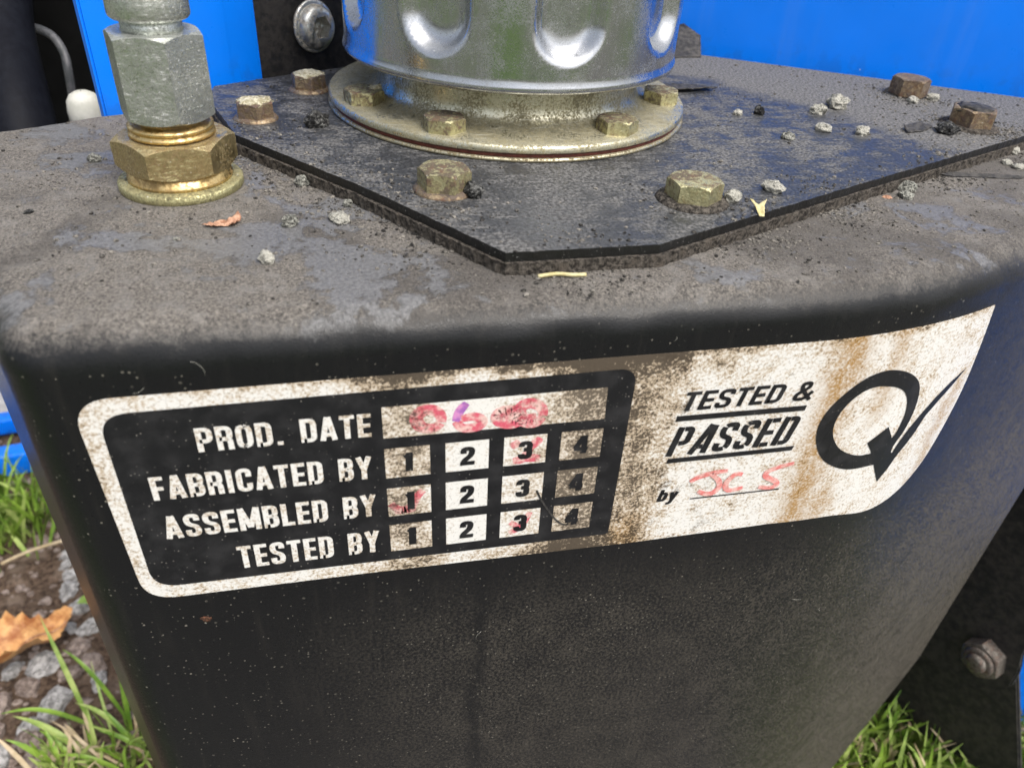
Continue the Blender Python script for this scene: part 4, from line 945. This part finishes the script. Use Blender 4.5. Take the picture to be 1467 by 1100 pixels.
# grit scattered over the top: nobody could count it
gv = []; gf = []
rr = random.Random(3)
def inside(x, y, poly):
    k = False
    for i in range(len(poly)):
        (x1, y1), (x2, y2) = poly[i-1], poly[i]
        if (y1 > y) != (y2 > y) and x < (x2-x1)*(y-y1)/(y2-y1)+x1: k = not k
    return k
loop2 = [(p[0]-p[2]*5, p[1]-p[3]*5) for p in LP]
cnt = 0
edge_pts = [(14.5, 24), (5, 37), (-5, 50), (-17, 65), (36, 10.8), (70, 20.7), (90, 29.7), (123, 43.8), (156, 58), (18, 35), (60, 27), (147, 65), (-25, 50), (149, 91)]
while cnt < 6500:
    x, y = rr.uniform(-70, 200), rr.uniform(3, 150)
    if rr.random() < 0.35:
        k = rr.randrange(len(edge_pts)); ex, ey = edge_pts[k]; x, y = ex+rr.gauss(0, 5), ey+rr.gauss(0, 5)
    elif rr.random() > (0.25+0.75*max(0, noise.noise(Vector((x/14, y/14, 2)))+0.35)) or not inside(x, y, loop2): continue
    if (x-FX)**2+(y-FY)**2 < 41**2 or (x-BX)**2+(y-BY)**2 < 11**2: continue
    on = inside(x, y, plate_poly); z = ZP if on else 0.0
    if on and rr.random() < 0.7 and x < 125: continue
    r = rr.choice([0.10, 0.11, 0.13, 0.15, 0.18, 0.22, 0.34]) * rr.uniform(0.7, 1.2); b = len(gv)
    V0, F0 = ico(1)
    a = rr.uniform(0, 6)
    for v in V0:
        k = 1+0.5*noise.noise(v*1.7+Vector((x, y, 0)))
        gv.append((x+(v.x*math.cos(a)*1.3-v.y*math.sin(a))*r*k, y+(v.x*math.sin(a)*1.3+v.y*math.cos(a))*r*k, z+r*0.25+v.z*r*0.6*k))
    gf += [[i+b for i in f] for f in F0]; cnt += 1
setp(mk('grit', gv, gf, M['gritm'], None, False, (60, 70, 0)), 'fine grey grit scattered over the tank top and cover plate', 'grit', None, 'stuff')
# lint hairs caught on the paint
hv = []; hf = []
for k in range(7):
    if rr.random() < 0.6:
        s, z = rr.uniform(-30, 110), rr.choice([rr.uniform(-8.5, -6.2), rr.uniform(-90, -52)]); p = Vector(surf(s, z, 0.12)); ax1, ax2 = Vector((1, 0, 0)), Vector((0, 0, 1)); out_ = Vector((0, -1, 0))
    else:
        x, y = rr.uniform(-40, 140), rr.uniform(7, 30); z = ZP if inside(x, y, plate_poly) else 0; p = Vector((x, y, z+0.15)); ax1, ax2 = Vector((1, 0, 0)), Vector((0, 1, 0)); out_ = Vector((0, 0, 1))
    a = rr.uniform(0, 6.28); c = rr.uniform(-2.5, 2.5); L = rr.uniform(0.8, 4.0); pts = []
    for i in range(7):
        t = i/6; ang = a+c*t; p = p+(ax1*math.cos(ang)+ax2*math.sin(ang))*L/6; pts.append(p+out_*0.25*math.sin(math.pi*t))
    tv_, tf_ = tube(pts, 0.016, 4); b = len(hv); hv += tv_; hf += [tuple(i+b for i in f) for f in tf_]
setp(mk('lint', hv, hf, M['cap'], None, True, (40, 10, -10)), 'fine pale lint hairs caught on the black paint', 'lint', None, 'stuff')

# ================================================================ ground litter: leaf, stones, grass
def leafcurl(x, y): return 7+0.016*x*x+0.085*y*y-0.12*x+2.2*math.sin(x*0.28+1)+1.3*math.sin(y*0.55+x*0.2)
lo_ = []
for k in range(46):
    t = 2*math.pi*k/46; w_ = 1+(0.07 if k % 2 else -0.05)+0.12*math.sin(3*t+1); lo_.append((21*math.cos(t)*w_-2, 12.5*math.sin(t)*w_*(1-0.25*math.cos(t))))
lf_ = sheet('fallen_leaf', lo_, (-153, 163, ZG+3), 0.55, leafcurl, 0.06, M['leaf'], 'curled orange and yellow fallen leaf on the gravelly soil', 'leaf', 3, 0, 3, None, 2.5)
cr_, sr_ = math.cos(0.55), math.sin(0.55)
vp = [(-153+x*cr_, 163+x*sr_, ZG+3+leafcurl(x, 0)+0.25+(noise.noise(Vector((x*0.9, 0, 3)))*0.25)*2.5) for x in [-21+1.5*k for k in range(27)]]
LOC[lf_.name] = U((-153, 163, ZG+3)); mk('midrib', *tube([(-179, 150, ZG+14)]+vp, 0.45, 6), M['dryleaf'], lf_, True)
SG = 'gravel stones in the soil beside the tank'
stones = [(-147,213,8,0),(-146,202,9,0),(-138,192,9.5,0),(-150,221,6,0),(-138,137,11,0),(-146,128,7,0),(-134,166,9,1),(-147,158,11,0),(-160,158,8,0),(-160,141,9,1),(-144,121,9,1),(-126,157,9,1),(-133,152,6,1),(-122,147,7,0),(-121,177,9,1),(-162,259,6,0),(-151,148,8,1),(-155,117,10,0),(-131,178,7,0),(-163,170,7,1),(-141,180,6,0),(-113,160,8,1),(-168,240,6,1),(-152,228,6,0),(-138,112,8,1),(-158,128,7,1)]
for i, (x, y, r, t) in enumerate(stones):
    r *= 0.68; rz = r*random.uniform(0.5, 0.75); V_, F_ = lump((x, y, ZG+gh(x, y)-2.5), r*random.uniform(0.85, 1.15), r*random.uniform(0.6, 0.85), rz, 0.42, 3, i*1.3+3, 1.1, 0.6, random.uniform(0, 3), True)
    setp(mk('gravel_stone', V_, F_, M['stone2' if t else 'stone'], None, False, (x, y, ZG)), ('reddish brown' if t else 'grey')+' angular gravel stone half sunk in the soil beside the tank', 'stone', SG+(' (brown)' if t else ' (grey)'))
gv = []; gf = []
for k in range(900):
    x, y = rr.uniform(-240, -70), rr.uniform(85, 330)
    r = rr.choice([0.8, 1.2, 1.7, 2.6]); V0, F0 = ico(1); b = len(gv); zz = ZG+gh(x, y)-1.6
    for v in V0:
        q = 1+0.6*noise.noise(v*1.4+Vector((x, y, 1))); gv.append((x+v.x*r*q*1.2, y+v.y*r*q, zz+v.z*r*q*0.8))
    gf += [[i+b for i in f] for f in F0]
setp(mk('gravel', gv, gf, M['stone2'], None, False, (-150, 200, ZG)), 'fine brown gravel and soil crumbs on the ground beside the tank', 'gravel', None, 'stuff')
def blade(base, tip, w, bow, n=9, side=None):
    B, T = Vector(base), Vector(tip); d = T-B; sd_ = Vector((d.y, -d.x, 0)); sd_ = sd_.normalized() if sd_.length > 0.1 else Vector((1, 0, 0))
    if side is not None: sd_ = Vector(side).normalized()
    V_ = []; F_ = []
    for i in range(n+1):
        t = i/n; p = B+d*t+Vector((0, 0, 1))*bow*math.sin(math.pi*t)
        ww = w*0.5*min(1, 0.65+1.2*t)*(1-max(0, (t-0.45)/0.55)**1.6)+0.05
        V_ += [tuple(p-sd_*ww+Vector((0, 0, ww*0.5))), tuple(p), tuple(p+sd_*ww+Vector((0, 0, ww*0.5)))]
    for i in range(n):
        a = i*3; F_ += [(a, a+1, a+4, a+3), (a+1, a+2, a+5, a+4)]
    m = len(V_); V_ += [(x, y, z-0.12) for x, y, z in V_]; F_ += [tuple(i+m for i in f[::-1]) for f in F_[:]]
    return V_, F_
tuft = thing('grass_tuft', 'tuft of long bright green grass blades at the foot of the tank', 'grass', (-115, 115, ZG))
bl_ = [((-120,124,ZG),(-134,149,-225),3.0,3,'grass2'),((-104,122,ZG),(-127,141,-238),2.6,10,'grass'),((-117,122,ZG),(-150,124,-252),3.2,8,'grass'),((-112,104,ZG),(-147,125,-256),4.2,8,'grass2'),((-103,118,ZG),(-103,131,-236),3.4,2,'grass'),((-98,115,ZG),(-96,124,-240),3.0,2,'grass'),
       ((-118,103,ZG),(-136,118,-258),3.0,5,'grass'),((-96,108,ZG),(-122,124,-252),3.2,8,'grass2'),((-108,112,ZG),(-118,140,-247),1.6,3,'grass2'),((-92,106,ZG),(-90,116,-246),2.6,2,'grass2'),((-88,100,ZG),(-112,112,-256),3.0,6,'grass'),((-100,98,ZG),(-128,106,-259),3.0,6,'grass'),
       ((-106,100,ZG),(-131,119,-254),1.8,6,'drygrass'),((-96,104,ZG),(-110,118,-250),3.2,4,'grass'),((-86,104,ZG),(-84,112,-240),2.4,2,'grass'),((-110,95,ZG),(-126,97,-260),3.0,4,'grass2')]
for b_, t_, w, bow, mt in bl_: mk('blade', *blade(b_, t_, w*0.62, bow), M[mt], tuft, True)
def grassfield(name, label, n, region, hr, mats, seed):
    g = random.Random(seed); acc = {}
    for k in range(n):
        x, y = region(g); h = g.uniform(*hr); a = g.uniform(0, 6.28); l = h*g.uniform(0.2, 0.9); mt = g.choice(mats)
        V_, F_ = blade((x, y, ZG-1), (x+math.cos(a)*l, y+math.sin(a)*l, ZG+h), g.uniform(0.9, 2.3), g.uniform(0, h*0.25), 5, (math.cos(g.uniform(0, 6)), math.sin(g.uniform(0, 6)), 0))
        A = acc.setdefault(mt, ([], [])); b = len(A[0]); A[0].extend(V_); A[1].extend(tuple(i+b for i in f) for f in F_)
    e = None
    for mt, (V_, F_) in acc.items():
        if e is None:
            c = V_[0]; e = setp(mk(name, V_, F_, M[mt], None, True, (c[0], c[1], ZG)), label, 'grass', None, 'stuff')
        else: setp(mk('grass', V_, F_, M[mt], e, True), kind='stuff')
grassfield('grass', 'bright green lawn grass under the cut away corner of the tank', 2600, lambda g: (g.uniform(150, 310), g.uniform(-10, 60)), (10, 34), ['grass', 'grass', 'grass2', 'grass2', 'drygrass'], 5)
def rleft(g):
    while True:
        x, y = g.gauss(-186, 14), g.gauss(252, 12)
        if y < 300: return x, y
grassfield('grass', 'green grass clump growing in front of the blue rail', 230, rleft, (10, 34), ['grass', 'grass', 'grass2'], 6)
def rsmall(g): return g.uniform(-135, -80), g.uniform(88, 112)
grassfield('grass', 'low green grass along the foot of the tank', 260, rsmall, (6, 22), ['grass', 'grass2', 'drygrass'], 8)
wd = thing('weed_seedling', 'small bright green two leaved weed seedling beside the tank', 'weed', (-129, 188, ZG))
mk('leaf', *blade((-129, 188, ZG+3), (-137, 186, ZG+8), 6.0, 2, 7), M['grass2'], wd, True)
mk('leaf', *blade((-129, 188, ZG+3), (-123, 194, ZG+9), 6.0, 2, 7), M['grass2'], wd, True)
mk('stem', *tube([(-129, 188, ZG-3), (-129, 188, ZG+3.4)], 0.5, 8), M['grass'], wd, True)
lw = spline([(-176, 213, ZG+13), (-165, 222, ZG+11), (-148, 232, ZG+7)], 6)
setp(mk('dry_stalk', *tube(lw, 0.9, 6), M['drygrass'], None, True, (-165, 222, ZG)), 'pale dry grass stalk lying across the soil in front of the green clump', 'stalk')
